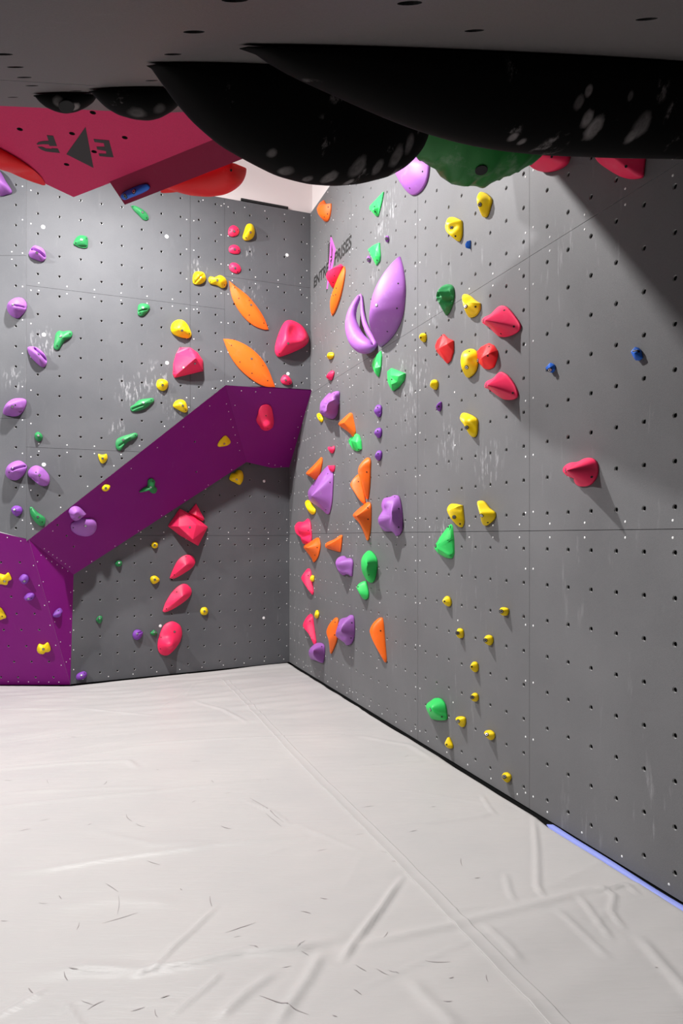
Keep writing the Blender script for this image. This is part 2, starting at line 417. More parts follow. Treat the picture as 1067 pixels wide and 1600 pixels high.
def edge_screws(pl, segs, k=9):
    pts = []
    for (x0, y0, x1, y1) in segs:
        for i in range(k):
            t = (i+0.5)/k; pts.append(pl.px(x0+(x1-x0)*t, y0+(y1-y0)*t))
    return vparent(screws(pl, pts, None, 0.0050))
edge_screws(S, [(62, 846, 348, 618), (125, 889, 380, 722), (352, 625, 376, 710), (66, 855, 112, 888)], 7)
edge_screws(P, [(366, 610, 478, 617), (365, 625, 386, 708), (396, 719, 444, 730), (479, 625, 452, 710)], 5)
edge_screws(T, [(54, 862, 108, 1050), (60, 865, 110, 895), (110.5, 915, 109, 1040)], 6)
edge_screws(A, [(48, 868, 100, 1055), (5, 1065, 100, 1066)], 6); edge_screws(A, [(-20, 832, 43, 848)], 3)

# --- white building walls above the climbing walls, ceiling
slab_poly('wall_back_upper', B, [(-5, TOP+0.015), (0.05, TOP+0.015), (0.05, 7.3), (-5, 7.3)], -0.15, -0.03, M_WHITE, kind='structure')
slab_poly('wall_right_upper', W, [(0.7, 5.02), (10.6, 5.02), (10.6, 7.3), (0.7, 7.3)], -0.15, -0.03, M_WHITE, kind='structure')
slab_poly('trim_1', B, [(-0.755, TOP+0.015), (-0.245, TOP+0.012), (-0.245, TOP+0.035), (-0.755, TOP+0.038)], -0.03, -0.012, M_DARK, kind='structure', label='thin dark ledge strip on top of the grey back wall')
ceil = mesh_obj('ceiling', pydata('ceiling', [(-9, -3, 7.3), (5, -3, 7.3), (5, 10, 7.3), (-9, 10, 7.3)], [[0, 3, 2, 1]]), (M_CEIL,), kind='structure')

# ------------------------------------------------------------------ floor: vinyl cover over pads, with its folds and seam flap
def sq(p): d = V(p) - C0; return d.dot(D), d.dot(NW)
def far_edge(q):                                        # s where the floor meets the back walls
    sP, qP = sq(P0)
    return np.where(q < qP, q*sP/qP, sP + (q-qP)*(D.dot(V((-1, 0, 0)))/NW.dot(V((-1, 0, 0)))))
FOLDS = [  # pixel polyline on the floor, height, half width
    ("0,1366 80,1358 170,1343 220,1336 330,1322 420,1312 470,1308", .010, .020), ("40,1522 130,1512 220,1515 300,1502 380,1485 470,1478 530,1465", .012, .024),
    ("240,1515 265,1485 300,1455 340,1415", .010, .008), ("535,1498 555,1467 594,1420 629,1368", .014, .011),
    ("835,1276 839,1330 840,1385 850,1400", .009, .010), ("540,1480 640,1456 700,1444 760,1428 850,1408 920,1390 1030,1382", .0075, .020),
    ("305,1097 350,1110 385,1130", .008, .016), ("790,1365 795,1390 803,1405", .006, .010), ("1000,1465 1030,1500 1067,1540 1100,1580", .008, .016),
    ("250,1600 330,1535 345,1520", .008, .008), ("430,1600 480,1530 503,1488", .009, .016), ("340,1590 385,1550 428,1520", .008, .016), ("-10,1590 30,1568 72,1544", .009, .012),
    ("0,1202 120,1193 200,1190 215,1200", .008, .018), ("0,1262 100,1252 250,1235 400,1218", .007, .020), ("200,1165 350,1155 530,1148", .005, .016), ("0,1108 130,1106 250,1118", .006, .014),
    ("930,1385 960,1400 955,1425 975,1450", .010, .008), ("905,1400 935,1440 955,1465", .008, .010), ("920,1395 980,1385 1000,1400", .009, .008),
    ("755,1440 790,1470 815,1500", .006, .012), ("870,1420 920,1465 950,1495", .006, .012), ("640,1530 680,1570 720,1610", .006, .02), ("150,1300 240,1320 330,1316", .004, .02),
    ("20,1240 160,1232 260,1228", .005, .016), ("60,1420 180,1405 280,1412", .005, .03), ("380,1248 430,1270 452,1288", .005, .009), ("100,1565 115,1590 130,1610", .007, .01),
    ("545,1200 620,1195 655,1192", .004, .014), ("590,1290 680,1285 750,1275 770,1268", .005, .014), ("752,1240 765,1262 775,1272", .006, .008), ("560,1150 640,1165 680,1190", .005, .02),
]
def fold_field(Sg, Qg):
    z = np.zeros_like(Sg)
    for line, hgt, wd in FOLDS:
        pts = [sq(on_floor(*map(float, p.split(',')))) for p in line.split()]
        best = np.full(Sg.shape, 9.0); env = np.zeros_like(Sg); tot = len(pts)-1
        for i in range(tot):
            a, b = np.array(pts[i]), np.array(pts[i+1]); ab = b-a
            t = np.clip(((Sg-a[0])*ab[0] + (Qg-a[1])*ab[1])/(ab@ab), 0, 1)
            d = np.hypot(Sg-a[0]-t*ab[0], Qg-a[1]-t*ab[1]); m = d < best
            best = np.where(m, d, best); env = np.where(m, (i+t)/tot, env)
        z += hgt*np.exp(-(best/wd)**2)*np.clip(np.minimum(env, 1-env)*5+0.15, 0, 1)
        z -= hgt*0.15*np.exp(-((best-2.4*wd)/wd)**2)
    rc_ = random.Random(11)                             # short crisp creases in the vinyl
    for k in range(70):
        s0, q0 = rc_.uniform(.2, 6.2), rc_.uniform(.1, 3.4); an = rc_.gauss(0, .35) if rc_.random() < .7 else rc_.uniform(-1.3, 1.3); ln = rc_.uniform(.12, .7)*(1.4 if s0 < 2.5 else 1); hh = rc_.uniform(.0015, .004); wk = rc_.uniform(.006, .012)
        ds, dq = Sg-s0, Qg-q0; al = ds*math.sin(an)+dq*math.cos(an); pe = ds*math.cos(an)-dq*math.sin(an) + .05*al*al*rc_.uniform(-2, 2)
        z += hh*np.exp(-(pe/wk)**2)*np.exp(-(al/(ln*.5))**4)
    # many shallow wrinkles pulled parallel to the back wall, tighter near it
    rs_ = np.random.RandomState(3)
    for k in range(26):
        f = rs_.uniform(9, 48); ph = rs_.uniform(0, 6.3); tilt = rs_.uniform(-0.35, 0.35); f2 = rs_.uniform(.5, 2.2); ph2 = rs_.uniform(0, 6.3)
        z += (0.018/f)*np.sin(f*(Sg + tilt*Qg + 0.03*np.sin(f2*2*Qg+ph2)) + ph)*np.clip(np.sin(f2*Qg + 0.8*Sg + ph2), 0, 1)*np.where(Sg < 2.4, 2.6-0.4*Sg, .75)
    for k in range(8):
        a = rs_.uniform(0, 6.3); f = rs_.uniform(1.5, 4); z += 0.0022*np.sin(f*(Sg*math.cos(a)+Qg*math.sin(a)) + rs_.uniform(0, 6))
    return z
GAP = 0.012
sv = np.concatenate([np.arange(0, 6.7, 0.0145), np.linspace(6.75, 10.5, 26)]); qv = np.concatenate([[GAP, GAP+.0005], np.arange(GAP+0.008, 4.5, 0.0145), np.linspace(4.6, 8.5, 20)])
Qg, Ug = np.meshgrid(qv, sv, indexing='ij')
fe = far_edge(Qg) + 0.03
Sg = fe + Ug*(10.5-fe)/10.5
Zg = fold_field(Sg, Qg)
edge_w = 0.003*np.sin(5.1*Sg[0]) + 0.002*np.sin(13*Sg[0]+1) + 0.020*np.clip((Sg[0]-4.74)/0.12, 0, 1)
edge = np.minimum(Ug, Qg-GAP)
Zg = np.where(edge < 0.03, Zg*0.4 - 0.014*(1-np.clip(edge/0.03, 0, 1))**2, Zg)
Zg[:, 0] = -0.20; Zg[0, :] = -0.20                     # the cover's edges turn down into the gap
wob = (edge_w[None, :]*np.exp(-(Qg-GAP)/0.05))
Xg = C0.x + Sg*D.x + (Qg+wob+.004*np.exp(-(Qg-GAP)/0.05))*NW.x; Yg = C0.y + Sg*D.y + (Qg+wob+.004*np.exp(-(Qg-GAP)/0.05))*NW.y
nq, ns = Qg.shape
idx = np.arange(nq*ns).reshape(nq, ns)
fcs = np.stack([idx[:-1, :-1], idx[:-1, 1:], idx[1:, 1:], idx[1:, :-1]], -1).reshape(-1, 4)
co = np.stack([Xg, Yg, Zg], -1).reshape(-1, 3)
me = bpy.data.meshes.new('floor'); me.vertices.add(len(co)); me.vertices.foreach_set('co', co.ravel())
me.loops.add(fcs.size); me.loops.foreach_set('vertex_index', fcs.ravel().astype(np.int32)); me.polygons.add(len(fcs))
me.polygons.foreach_set('loop_start', np.arange(0, fcs.size, 4, dtype=np.int32)); me.polygons.foreach_set('loop_total', np.full(len(fcs), 4, dtype=np.int32))
me.update(calc_edges=True); me.validate(); recalc(me)
if me.polygons[len(me.polygons)//2].normal.z < 0: me.flip_normals()
me.shade_smooth()
floor = mesh_obj('floor', me, (M_FLOOR,), kind='structure')
slab_poly('underlay', Plane((0, 0, -0.21), (1, 0, 0), (0, 0, 1)), [(-9, -3), (5, -3), (5, 10), (-9, 10)], -0.1, 0, M_DARK, floor)
# stitched seam flap: two ends found on the floor, then straight between
fa_, fb_ = V(sq(on_floor(345, 1062))), V(sq(on_floor(858, 1600)))
dr = (fb_-fa_).normalized(); pr = V((-dr.y, dr.x)); nl = 260; wd = 0.062
ts = np.linspace(0, (fb_-fa_).length+0.8, nl); prof = [(0, -.002), (0.0, .0045), (.003, .0055), (.008, .004), (wd-.008, .0035), (wd-.003, .0045), (wd, .0035), (wd, -.002)]
ps = np.array([[fa_.x + dr.x*t - pr.x*(o+0.006*math.sin(1.7*t)), fa_.y + dr.y*t - pr.y*(o+0.006*math.sin(1.7*t))] for t in ts for o, _ in prof])
zs = fold_field(ps[:, 0], ps[:, 1]) + np.tile([z for _, z in prof], nl)
vs = [C0 + D*float(a) + NW*float(b) + V((0, 0, float(z))) for (a, b), z in zip(ps, zs)]
k = len(prof); me = pydata('seam_flap', vs, [[i*k+j, i*k+j+1, (i+1)*k+j+1, (i+1)*k+j] for i in range(nl-1) for j in range(k-1)]); recalc(me); me.shade_smooth()
mesh_obj('seam_flap', me, (M_FLOOR,), floor, label='stitched white seam flap running across the floor cover')
# dark rubber scuffs on the cover
MARKS = "390,1245 420,1262 443,1285|165,1382 185,1395|185,1402 183,1428|197,1272 206,1284|212,1288 226,1292|328,1400 331,1416|352,1458 375,1449 400,1442|137,1290 143,1287|495,1330 510,1327|405,1555 440,1565 482,1585|242,1575 246,1588|160,1442 190,1433 215,1425|594,1330 612,1334|599,1465 606,1452|664,1500 704,1501|701,1527 709,1525|606,1515 624,1520|100,1520 106,1530|74,1220 76,1226|330,1217 334,1220|345,1290 362,1296|415,1270 440,1292|60,1411 74,1412|92,1400 96,1405|500,1402 512,1404|470,1424 486,1428|566,1262 585,1259|640,1300 652,1297|720,1340 722,1352|1023,1510 1028,1511|555,1305 568,1303|230,1345 250,1352|120,1452 124,1440|30,1300 48,1296|300,1252 306,1249|415,1215 420,1217|610,1330 640,1348|560,1287 575,1278"
vs, fs = [], []; rk = random.Random(5); lines = [[sq(on_floor(*map(float, q.split(',')))) for q in l_.split()] for l_ in MARKS.split('|')]
for _ in range(34):
    a, e, ln = sq(on_floor(rk.uniform(10, 760), rk.uniform(1120, 1590))), rk.uniform(-1.2, 1.2), rk.uniform(.015, .06); lines.append([a, (a[0]+ln*math.sin(e), a[1]+ln*math.cos(e))])
for l_ in lines:
    pts = np.array(l_); tt = np.linspace(0, len(pts)-1, 9); cc = np.stack([np.interp(tt, range(len(pts)), pts[:, k_]) for k_ in range(2)], 1)
    dv = cc[-1]-cc[0]; nn = np.array([-dv[1], dv[0]])/max(1e-6, np.hypot(*dv)); wdt = rk.uniform(.0007, .0017); bow = rk.uniform(-.08, .08)*np.hypot(*dv); k0 = len(vs)
    for i, c_ in enumerate(cc):
        f_ = i/8; o_ = c_ + nn*bow*math.sin(math.pi*f_); w_ = wdt*math.sin(math.pi*(0.08+0.84*f_))
        for s_ in (-1, 1):
            q_ = o_ + nn*w_*s_; vs.append(C0 + D*float(q_[0]) + NW*float(q_[1]) + V((0, 0, float(fold_field(np.array([q_[0]]), np.array([q_[1]]))[0]) + .0016)))
    fs += [[k0+2*i, k0+2*i+1, k0+2*i+3, k0+2*i+2] for i in range(8)]
me = pydata('scuff_marks', vs, fs); recalc(me)
mesh_obj('scuff_marks', me, (plain('rubber_scuff', srgb(150, 142, 142), .7),), floor, kind='stuff', label='short grey rubber scuffs left on the floor cover')
# blue foam strip in the joint between pads and right wall
ss = np.linspace(4.83, 10.4, 150); vs = []; sg = 8
for s in ss:
    for i in range(sg+1):
        a = math.pi*i/sg; wv = 0.003*math.sin(4.3*s) + 0.002*math.sin(11*s); tap = min(1, (s-4.82)/0.05)
        vs.append(W.at(s, -0.010 + (0.016*math.sin(a)+wv)*tap, 0.021 - 0.020*math.cos(a)*tap))
me = pydata('trim_2', vs, [[i*(sg+1)+j, i*(sg+1)+j+1, (i+1)*(sg+1)+j+1, (i+1)*(sg+1)+j] for i in range(len(ss)-1) for j in range(sg)]); recalc(me); me.shade_smooth()
mesh_obj('trim_2', me, (M_BLUEFOAM,), kind='structure', label='pale blue foam strip filling the joint between floor pads and right wall')

# ------------------------------------------------------------------ grey overhang above the camera, red volume beyond its lip
GU = V((1, 0.263, 0.187)); GV = V((-.369, 1, .569)); gn = GU.cross(GV)
if gn.z > 0: gn = -gn
G = Plane((0, 0, CAM_Z + 0.145), GU, gn)               # underside
def gxy(x, y): return G.uv((x, y, G.o.z - (gn.x*x + gn.y*y)/gn.z))
lip0, lip1 = G.hit(0, 151), G.hit(300, 172)
ld = (lip1-lip0); lipA = lip0 - ld*2.2; lipB = V((-0.50, 3.56, 0))
E1 = V((1.0, 3.97, 0)); Ebk = V((2.95, -1.1, 0)); Ebl = V((-2.2, -1.1, 0))
gp = [gxy(p.x, p.y) for p in (lipA, lip0, lip1, lipB, E1, Ebk, Ebl)]
over = slab_poly('wall_overhang', G, gp, -0.45, -0.018, M_SLAB, kind='structure', label='dark grey overhanging climbing wall close above the viewer')
gh = [G.px(*q) for q in ((303, 50), (741, 48), (270, 85), (5, 85), (24, 105), (38, 121), (50, 134), (237, 126), (367, 0), (-27, 50), (-60, 10), (640, 5), (1010, 30), (250, 110), (20, 152), (118, 142), (228, 150))]
se = [G.px(0, 125), G.px(135, 133)]; se = [V(s_) for s_ in se]; se = [se[0] - (se[1]-se[0])*14, se[1] + (se[1]-se[0])*14]
mid_l = [gxy(p.x, p.y) for p in (lipA, lip0, lip1, lipB, E1, Ebk, Ebl)]
a2 = sum(mid_l[i][0]*mid_l[(i+1) % 7][1]-mid_l[(i+1) % 7][0]*mid_l[i][1] for i in range(7))
if a2 < 0: mid_l = mid_l[::-1]
def hull_ccw(pts):
    pts = sorted(set((round(p[0], 5), round(p[1], 5)) for p in pts)); lo, up = [], []
    cr = lambda o, a, b: (a[0]-o[0])*(b[1]-o[1]) - (a[1]-o[1])*(b[0]-o[0])
    for p in pts:
        while len(lo) > 1 and cr(lo[-2], lo[-1], p) <= 0: lo.pop()
        lo.append(p)
    for p in reversed(pts):
        while len(up) > 1 and cr(up[-2], up[-1], p) <= 0: up.pop()
        up.append(p)
    return lo[:-1] + up[:-1]
hp = hull_ccw(mid_l)
for a_, b_ in ((se[0], se[1]), (se[1], se[0])):
    panel(G, clip(hp, a_, b_), gh, M_SLAB, over, gap=0.003, hr=0.0135, seg=14, tube=M_DARK)

RZ = CAM_Z + 1.75
RP = Plane((0, 0, RZ), (1, 0, 0), (0, 0, -1))
def rpt(x, y, z=RZ): r = ray(x, y); return EYE + r*((z-CAM_Z)/r.z)
rv = bpy.data.objects.new('crimson_volume', None); COL.objects.link(rv); rv.location = rpt(115, 308)
rv['label'] = 'crimson pointed volume with an upside-down black emblem, beyond the grey lip'; rv['category'] = 'climbing volume'
def rparent(o): o.parent = rv; o.matrix_parent_inverse = Matrix.Translation(-rv.location); return o
rpoly = [rpt(*q) for q in ((115, 308), (173, 285.5), (345, 216), (318, 174), (285, 150), (-220, 150), (-160, 120))]
rpoly = hull_ccw([RP.uv(p) for p in rpoly])
rholes = [RP.px(*q) for q in ((31, 202), (112.5, 208.7), (195, 215), (104, 257), (147, 237), (145, 176), (302, 186), (-30, 250))]
rparent(panel(RP, rpoly, rholes, M_RED, None, gap=0.0, hr=0.0125, seg=12, tube=M_DARK))
body = [V(RP.at(u, v, -0.0165)) for u, v in rpoly]
body = body + [p + V((-0.14, 0.08, 0.5)) for p in body]
rparent(mesh_obj('body', hull('body', body), (M_RED,)))
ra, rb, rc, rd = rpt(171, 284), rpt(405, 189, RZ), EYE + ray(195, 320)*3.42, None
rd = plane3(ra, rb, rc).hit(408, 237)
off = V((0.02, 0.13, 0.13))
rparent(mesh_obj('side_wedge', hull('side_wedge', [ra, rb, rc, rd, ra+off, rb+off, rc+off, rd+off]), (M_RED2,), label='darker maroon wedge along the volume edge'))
def decal(name, pl, polys, mat, lift, label):
    vs, fs = [], []
    for po in polys:
        k = len(vs); vs += [pl.at(u, v, lift) for u, v in po] + [pl.at(u, v, lift-0.0012) for u, v in po]; n = len(po)
        fs += [list(range(k, k+n))] + [[k+i, k+(i+1) % n, k+n+(i+1) % n, k+n+i] for i in range(n)]
    me = pydata(name, vs, fs); recalc(me); return mesh_obj(name, me, (mat,), label=label)
pp = lambda s_: [tuple(map(float, q.split(','))) for q in s_.split()]
ep = lambda s_: [RP.px(40 + x/6.669, 180 + y/6.669) for x, y in pp(s_)]
rparent(decal('emblem', RP, [ep("220,207 288,213 327,320 250,318 240,302 175,300 122,305 115,297 135,278 175,269 240,266"), ep("125,328 170,327 215,345 265,350 275,343 335,347 357,392 265,383 205,375 160,355"),
    ep("625,122 708,548 425,405"), ep("708,247 870,262 917,437 845,432 840,400 838,372 822,328 815,290 718,278"), ep("738,325 822,328 838,372 745,355"), ep("760,398 840,400 845,432 770,425")], M_PRINT, 0.0012, 'black letters E and P around a black triangle'))

# ------------------------------------------------------------------ printed name on the right wall
def text_decal(txt, u0, u1, v0, v1, mat, parent):
    cu = bpy.data.curves.new('lettering', 'FONT'); cu.body = txt; cu.size = 1; cu.shear = 0.0; cu.offset = 0.028; cu.resolution_u = 3
    o = bpy.data.objects.new('lettering', cu); COL.objects.link(o)
    bpy.context.view_layer.update()
    me = bpy.data.meshes.new_from_object(o.evaluated_get(bpy.context.evaluated_depsgraph_get())); bpy.data.objects.remove(o); bpy.data.curves.remove(cu)
    c = np.empty(len(me.vertices)*3); me.vertices.foreach_get('co', c); c = c.reshape(-1, 3)
    mn, mx = c.min(0), c.max(0); s0 = (c[:, 0]-mn[0])/(mx[0]-mn[0]); t0 = (c[:, 1]-mn[1])/(mx[1]-mn[1])
    wc = np.array([W.at(u0+(u1-u0)*a + 0.012*b, v0+(v1-v0)*b, 0.0012) for a, b in zip(s0, t0)]); me.vertices.foreach_set('co', wc.ravel()); me.update()
    me.name = 'lettering'
    return mesh_obj('lettering', me, (mat,), parent, label='black printed letters ' + txt)
text_decal('ENTRE', 0.918, 1.385, 4.136, 4.246, M_PRINT, wall_right)
text_decal('PRISES', 1.552, 2.0, 4.138, 4.262, M_PRINT, wall_right)
zz = lambda s_: [W.px(480 + x/13.33, 355 + y/13.33) for x, y in pp(s_)]
lg = decal('logo', W, [zz("487,205 505,205 594,462 560,640 520,880 440,1180 425,1290 405,1290 440,920 468,560")], M_PINKPRINT, 0.0010, 'tall magenta dart emblem'); lg.parent = wall_right
dashes = ["487,165 507,207 484,207", "425,1285 404,1290 402,1372", "512,320 530,470 520,690 480,735 485,690 512,650 470,622 505,600 505,480", "500,680 515,690 478,870 468,860"]
dashes += ["%d,%d %d,%d %d,%d %d,%d" % (432, y, 480-(y-330)*0.05, y-62, 480-(y-330)*0.05, y-38, 432, y+22) for y in range(370, 740, 45)] + ["430,275 448,310 432,312"]
lg = decal('logo_marks', W, [zz(d) for d in dashes], M_PRINT, 0.0020, 'black bars and dark tips of the dart emblem'); lg.parent = wall_right

# ------------------------------------------------------------------ holds
def curve(pts, sharp, n):
    """closed Catmull-Rom through pts (2-D or 3-D numpy rows), resampled evenly to n points; sharp ones keep their corner"""
    q = []; m = len(pts)
    for i in range(m):
        p0, p1, p2, p3 = pts[i-1], pts[i], pts[(i+1) % m], pts[(i+2) % m]
        if i in sharp: p0 = p1
        if (i+1) % m in sharp: p3 = p2
        for t in np.arange(0, 1, 1/12):
            q.append(0.5*(2*p1 + (p2-p0)*t + (2*p0-5*p1+4*p2-p3)*t*t + (3*p1-p0-3*p2+p3)*t**3))
    q = np.array(q); d = np.r_[0, np.cumsum(np.linalg.norm(np.diff(np.vstack([q, q[:1]]), axis=0), axis=1))]
    # keep sharp corners as samples
    marks = sorted([d[i*12] for i in sharp]); tt = np.linspace(0, d[-1], n, endpoint=False)
    for mk in marks: tt[np.argmin(abs(tt-mk))] = mk
    qq = np.vstack([q, q[:1]])
    return np.stack([np.interp(tt, d, qq[:, k]) for k in range(q.shape[1])], 1)

def disc_mesh(name, prof, seg=12, mats=()):
    vs, fs, mi = [], [], []
    for r, z, _ in prof: vs += [(r*math.cos(2*math.pi*i/seg), r*math.sin(2*math.pi*i/seg), z) for i in range(seg)]
    for j in range(len(prof)-1):
        for i in range(seg): fs.append([j*seg+i, j*seg+(i+1) % seg, (j+1)*seg+(i+1) % seg, (j+1)*seg+i]); mi.append(prof[j+1][2])
    fs.append([(len(prof)-1)*seg+i for i in range(seg)]); mi.append(prof[-1][2])
    me = pydata(name, vs, fs); recalc(me)
    for m in mats: me.materials.append(m)
    me.polygons.foreach_set('material_index', mi); return me
BOLT = disc_mesh('bolt', [(.0125, -.0006, 0), (.0125, .0010, 0), (.0095, .0014, 0), (.0090, .0010, 0), (.0085, .0030, 1), (.0045, .0032, 1), (.0040, .0016, 0)], 12, (M_DARK, M_STEEL))
SCREWHOLE = disc_mesh('screw_hole', [(.0062, -.0004, 0), (.0062, .0009, 0), (.0040, .0011, 0)], 10, (M_DARK,))
CR = {'C1': (0, 250, 3.557), 'C4': (230, 310, 3.952), 'C5': (0, 580, 3.557), 'C6': (220, 580, 3.811), 'C7': (0, 800, 3.557), 'C8': (200, 820, 3.811),
      'R1': (470, 250, 5.335), 'R2': (470, 400, 4.85), 'R3': (430, 600, 4.85), 'R4': (430, 820, 4.85), 'R5': (630, 250, 4.85), 'R6': (630, 460, 4.85),
      'R7': (630, 700, 4.85), 'R8': (630, 920, 4.85), 'Q1': (800, 250, 3.996), 'Q2': (800, 600, 3.996), 'T1': (0, 0, 1.998), 'T8': (0, 130, 3.557), 'X': (0, 0, 1), 'D': (100, 770, 13.34)}
PL = {'W': W, 'B': B, 'F': Fc, 'L': L, 'S': S, 'P': P, 'A': A, 'T': T}
CNAME = {'y': 'yellow', 'o': 'orange', 'p': 'pink', 'r': 'red', 'R': 'scarlet', 'v': 'violet', 'V': 'violet', 'g': 'green', 'G': 'dark green', 'E': 'green', 'b': 'blue'}
PNAME = {'W': 'right wall', 'B': 'upper back wall', 'F': 'strip left of the bend', 'L': 'lower back wall', 'S': 'purple volume', 'P': 'purple volume', 'A': 'purple volume', 'T': 'purple volume'}
N_OUT = 72

HOLE = disc_mesh('bolt_hole', [(.019, -.001, 0), (.019, .0012, 0), (.017, .0018, 0), (.012, .0019, 0)], 20, (M_DARK,))
def bolts_on(o, bvh, inv, cr, bs):
    for kind, x, y in bs:
        X, Y = cr[0]+x/cr[2], cr[1]+y/cr[2]; r = ray(X, Y).normalized()
        hit, nor, *_ = bvh.ray_cast(EYE, r)
        if hit is None: continue
        if nor.dot(r) > 0: nor = -nor
        q = nor.to_track_quat('Z', 'Y').to_matrix().to_4x4(); q.translation = hit
        mesh_obj({'b': 'bolt', 's': 'screw_hole', 'h': 'bolt_hole'}[kind], {'b': BOLT, 's': SCREWHOLE, 'h': HOLE}[kind], (), o, M=inv @ q)

def parse_b(b):
    out = []
    for q in b.split():
        k = q[0] if q[0] in 'sh' else 'b'; q = q.lstrip('sbh'); x, y = q.split(','); out.append((k, float(x), float(y)))
    return out

def H(col, pk, ck, out, p, label, b='', ap=None, s='dome', bumps=(), r=0.8, rough=0.0, groove=None, rim=None, lean=None, press=True):
    pl, cr = PL[pk], CR[ck]; pts, sharp = [], []
    for i, q in enumerate(out.split()):
        if q[0] == '!': sharp.append(i); q = q[1:]
        x, y = q.split(','); pts.append((cr[0]+float(x)/cr[2], cr[1]+float(y)/cr[2]))
    pts = np.array(pts); xs = pts[:, 0]; un = (xs - xs.min())/max(1e-6, np.ptp(xs))
    uv0 = np.array([pl.px(*q) for q in pts])
    if pk == 'W':
        U0, Hh = np.ptp(uv0[:, 0]), np.ptp(uv0[:, 1]); rr = ray(*pts.mean(0)); k = rr.dot(pl.u)/(-rr.dot(pl.n))
        if lean is None: lean = min(0.24, max(0.012, (U0 - r*Hh)/k))
        rim0 = rim if rim is not None else min(0.012, 0.2*p)
        vn = (pts[:, 1]-pts[:, 1].min())/np.ptp(pts[:, 1]); lift = rim0 + lean*np.clip(1.05*(1-un), 0, 1)**0.8*(1-0.8*np.abs(2*vn-1)**3); p = max(p, lean*1.05+0.012)
    else:
        rim0 = rim if rim is not None else min(0.016, 0.25*p); lift = np.full(len(pts), rim0)
    uv = np.array([pl.px(x, y, l) for (x, y), l in zip(pts, lift)])
    full = curve(np.c_[uv, lift], sharp, N_OUT); uv, lift = full[:, :2], full[:, 2]
    if ap is None: apuv = uv.mean(0)
    else: apuv = np.array(pl.px(cr[0]+ap[0]/cr[2], cr[1]+ap[1]/cr[2], p))
    cen = pl.at(float(uv[:, 0].mean()), float(uv[:, 1].mean())); cuv = np.array(pl.uv(cen))
    rings = [(uv, np.full(N_OUT, .0022))]
    ts = [0, .03, .07, .13, .20, .28, .36, .44, .52, .60, .68, .76, .84, .92, .97] if s != 'facet' else [0, .03, .12, .3, .5, .7, .88, .97]
    for t in ts:
        if s == 'dome': f = math.sin(t*math.pi/2)**0.85
        elif s == 'facet': f = t
        elif s == 'lens': f = 1-(1-t)**3.0
        elif s == 'plate': f = min(1, (1-(1-t)**6)*1.0)
        elif s == 'spike': f = t**1.25
        rings.append((uv + (apuv-uv)*t, lift + (p-lift)*f))
    verts = np.array([(a[0]-cuv[0], a[1]-cuv[1], l) for R_, Ls in rings for a, l in zip(R_, Ls)] + [(apuv[0]-cuv[0], apuv[1]-cuv[1], p if s != 'facet' else p)])
    # bumps, dents and grooves pushed along the wall normal
    depth = (cen - EYE).length; wt = np.r_[np.zeros(N_OUT), np.repeat([min(1, t*8) for t in ts], N_OUT), 1]
    for bx, by, br, dh in bumps:
        c = np.array(pl.px(cr[0]+bx/cr[2], cr[1]+by/cr[2], p*0.8)) - cuv; rad = br/cr[2]/FPX*depth
        d = np.hypot(verts[:, 0]-c[0], verts[:, 1]-c[1])/rad
        verts[:, 2] += dh*np.exp(-d**2.6)*wt
    if groove:
        x0, y0, x1, y1, dh, *gw = groove; gw = gw[0] if gw else 0.085; a = np.array(pl.px(cr[0]+x0/cr[2], cr[1]+y0/cr[2], p*.8))-cuv; e = np.array(pl.px(cr[0]+x1/cr[2], cr[1]+y1/cr[2], p*.8))-cuv-a
        t = np.clip(((verts[:, :2]-a)@e)/(e@e), -.05, 1.05); d = np.linalg.norm(verts[:, :2]-a-t[:, None]*e, axis=1)
        verts[:, 2] -= 1.25*dh*np.exp(-(d/(gw*np.linalg.norm(e)))**2)*wt
    if rough:
        for i in range(N_OUT, len(verts)):
            q = V(verts[i])*(9 if rough < .02 else 16); verts[i, 2] += rough*noise.fractal(q + cen*3, 0.8, 2.1, 3)*wt[i]
    verts[:, 2] = np.maximum(verts[:, 2], 0.0022)
    if pk == 'W' and press:                             # keep the body inside its traced outline: press bulges back towards the wall
        op = curve(pts, sharp, 96); ocx = op.mean(0); op = ocx + (op-ocx)*1.0
        a_, b_ = op, np.roll(op, -1, 0)
        def outside(vv):
            wp = np.array(cen)[None] + vv[:, :1]*np.array(pl.u) + vv[:, 1:2]*np.array(pl.v) + vv[:, 2:]*np.array(pl.n) - np.array(EYE)
            X, Y = CX + FPX*wp[:, 0]/wp[:, 1], HOR - FPX*wp[:, 2]/wp[:, 1]
            cr_ = ((a_[None, :, 1] > Y[:, None]) != (b_[None, :, 1] > Y[:, None])) & (X[:, None] < (b_[None, :, 0]-a_[None, :, 0])*(Y[:, None]-a_[None, :, 1])/(b_[None, :, 1]-a_[None, :, 1]+1e-12)+a_[None, :, 0])
            return cr_.sum(1) % 2 == 0
        body = np.arange(len(verts)) >= 2*N_OUT; out_ = outside(verts) & body; lo_ = np.full(len(verts), .004); hi_ = verts[:, 2].copy()
        for _ in range(9):
            tv = verts.copy(); md = (lo_+hi_)/2; tv[:, 2] = md; o_ = outside(tv); hi_ = np.where(o_, md, hi_); lo_ = np.where(o_, lo_, md)
        verts[out_, 2] = np.minimum(verts[:, 2], hi_)[out_]
    nr = len(rings); fs = [[j*N_OUT+i, j*N_OUT+(i+1) % N_OUT, (j+1)*N_OUT+(i+1) % N_OUT, (j+1)*N_OUT+i] for j in range(nr-1) for i in range(N_OUT)]
    top = nr*N_OUT; fs += [[(nr-1)*N_OUT+i, (nr-1)*N_OUT+(i+1) % N_OUT, top] for i in range(N_OUT)] + [list(range(N_OUT-1, -1, -1))]
    me = pydata('climbing_hold', verts, fs); recalc(me); me.shade_smooth()
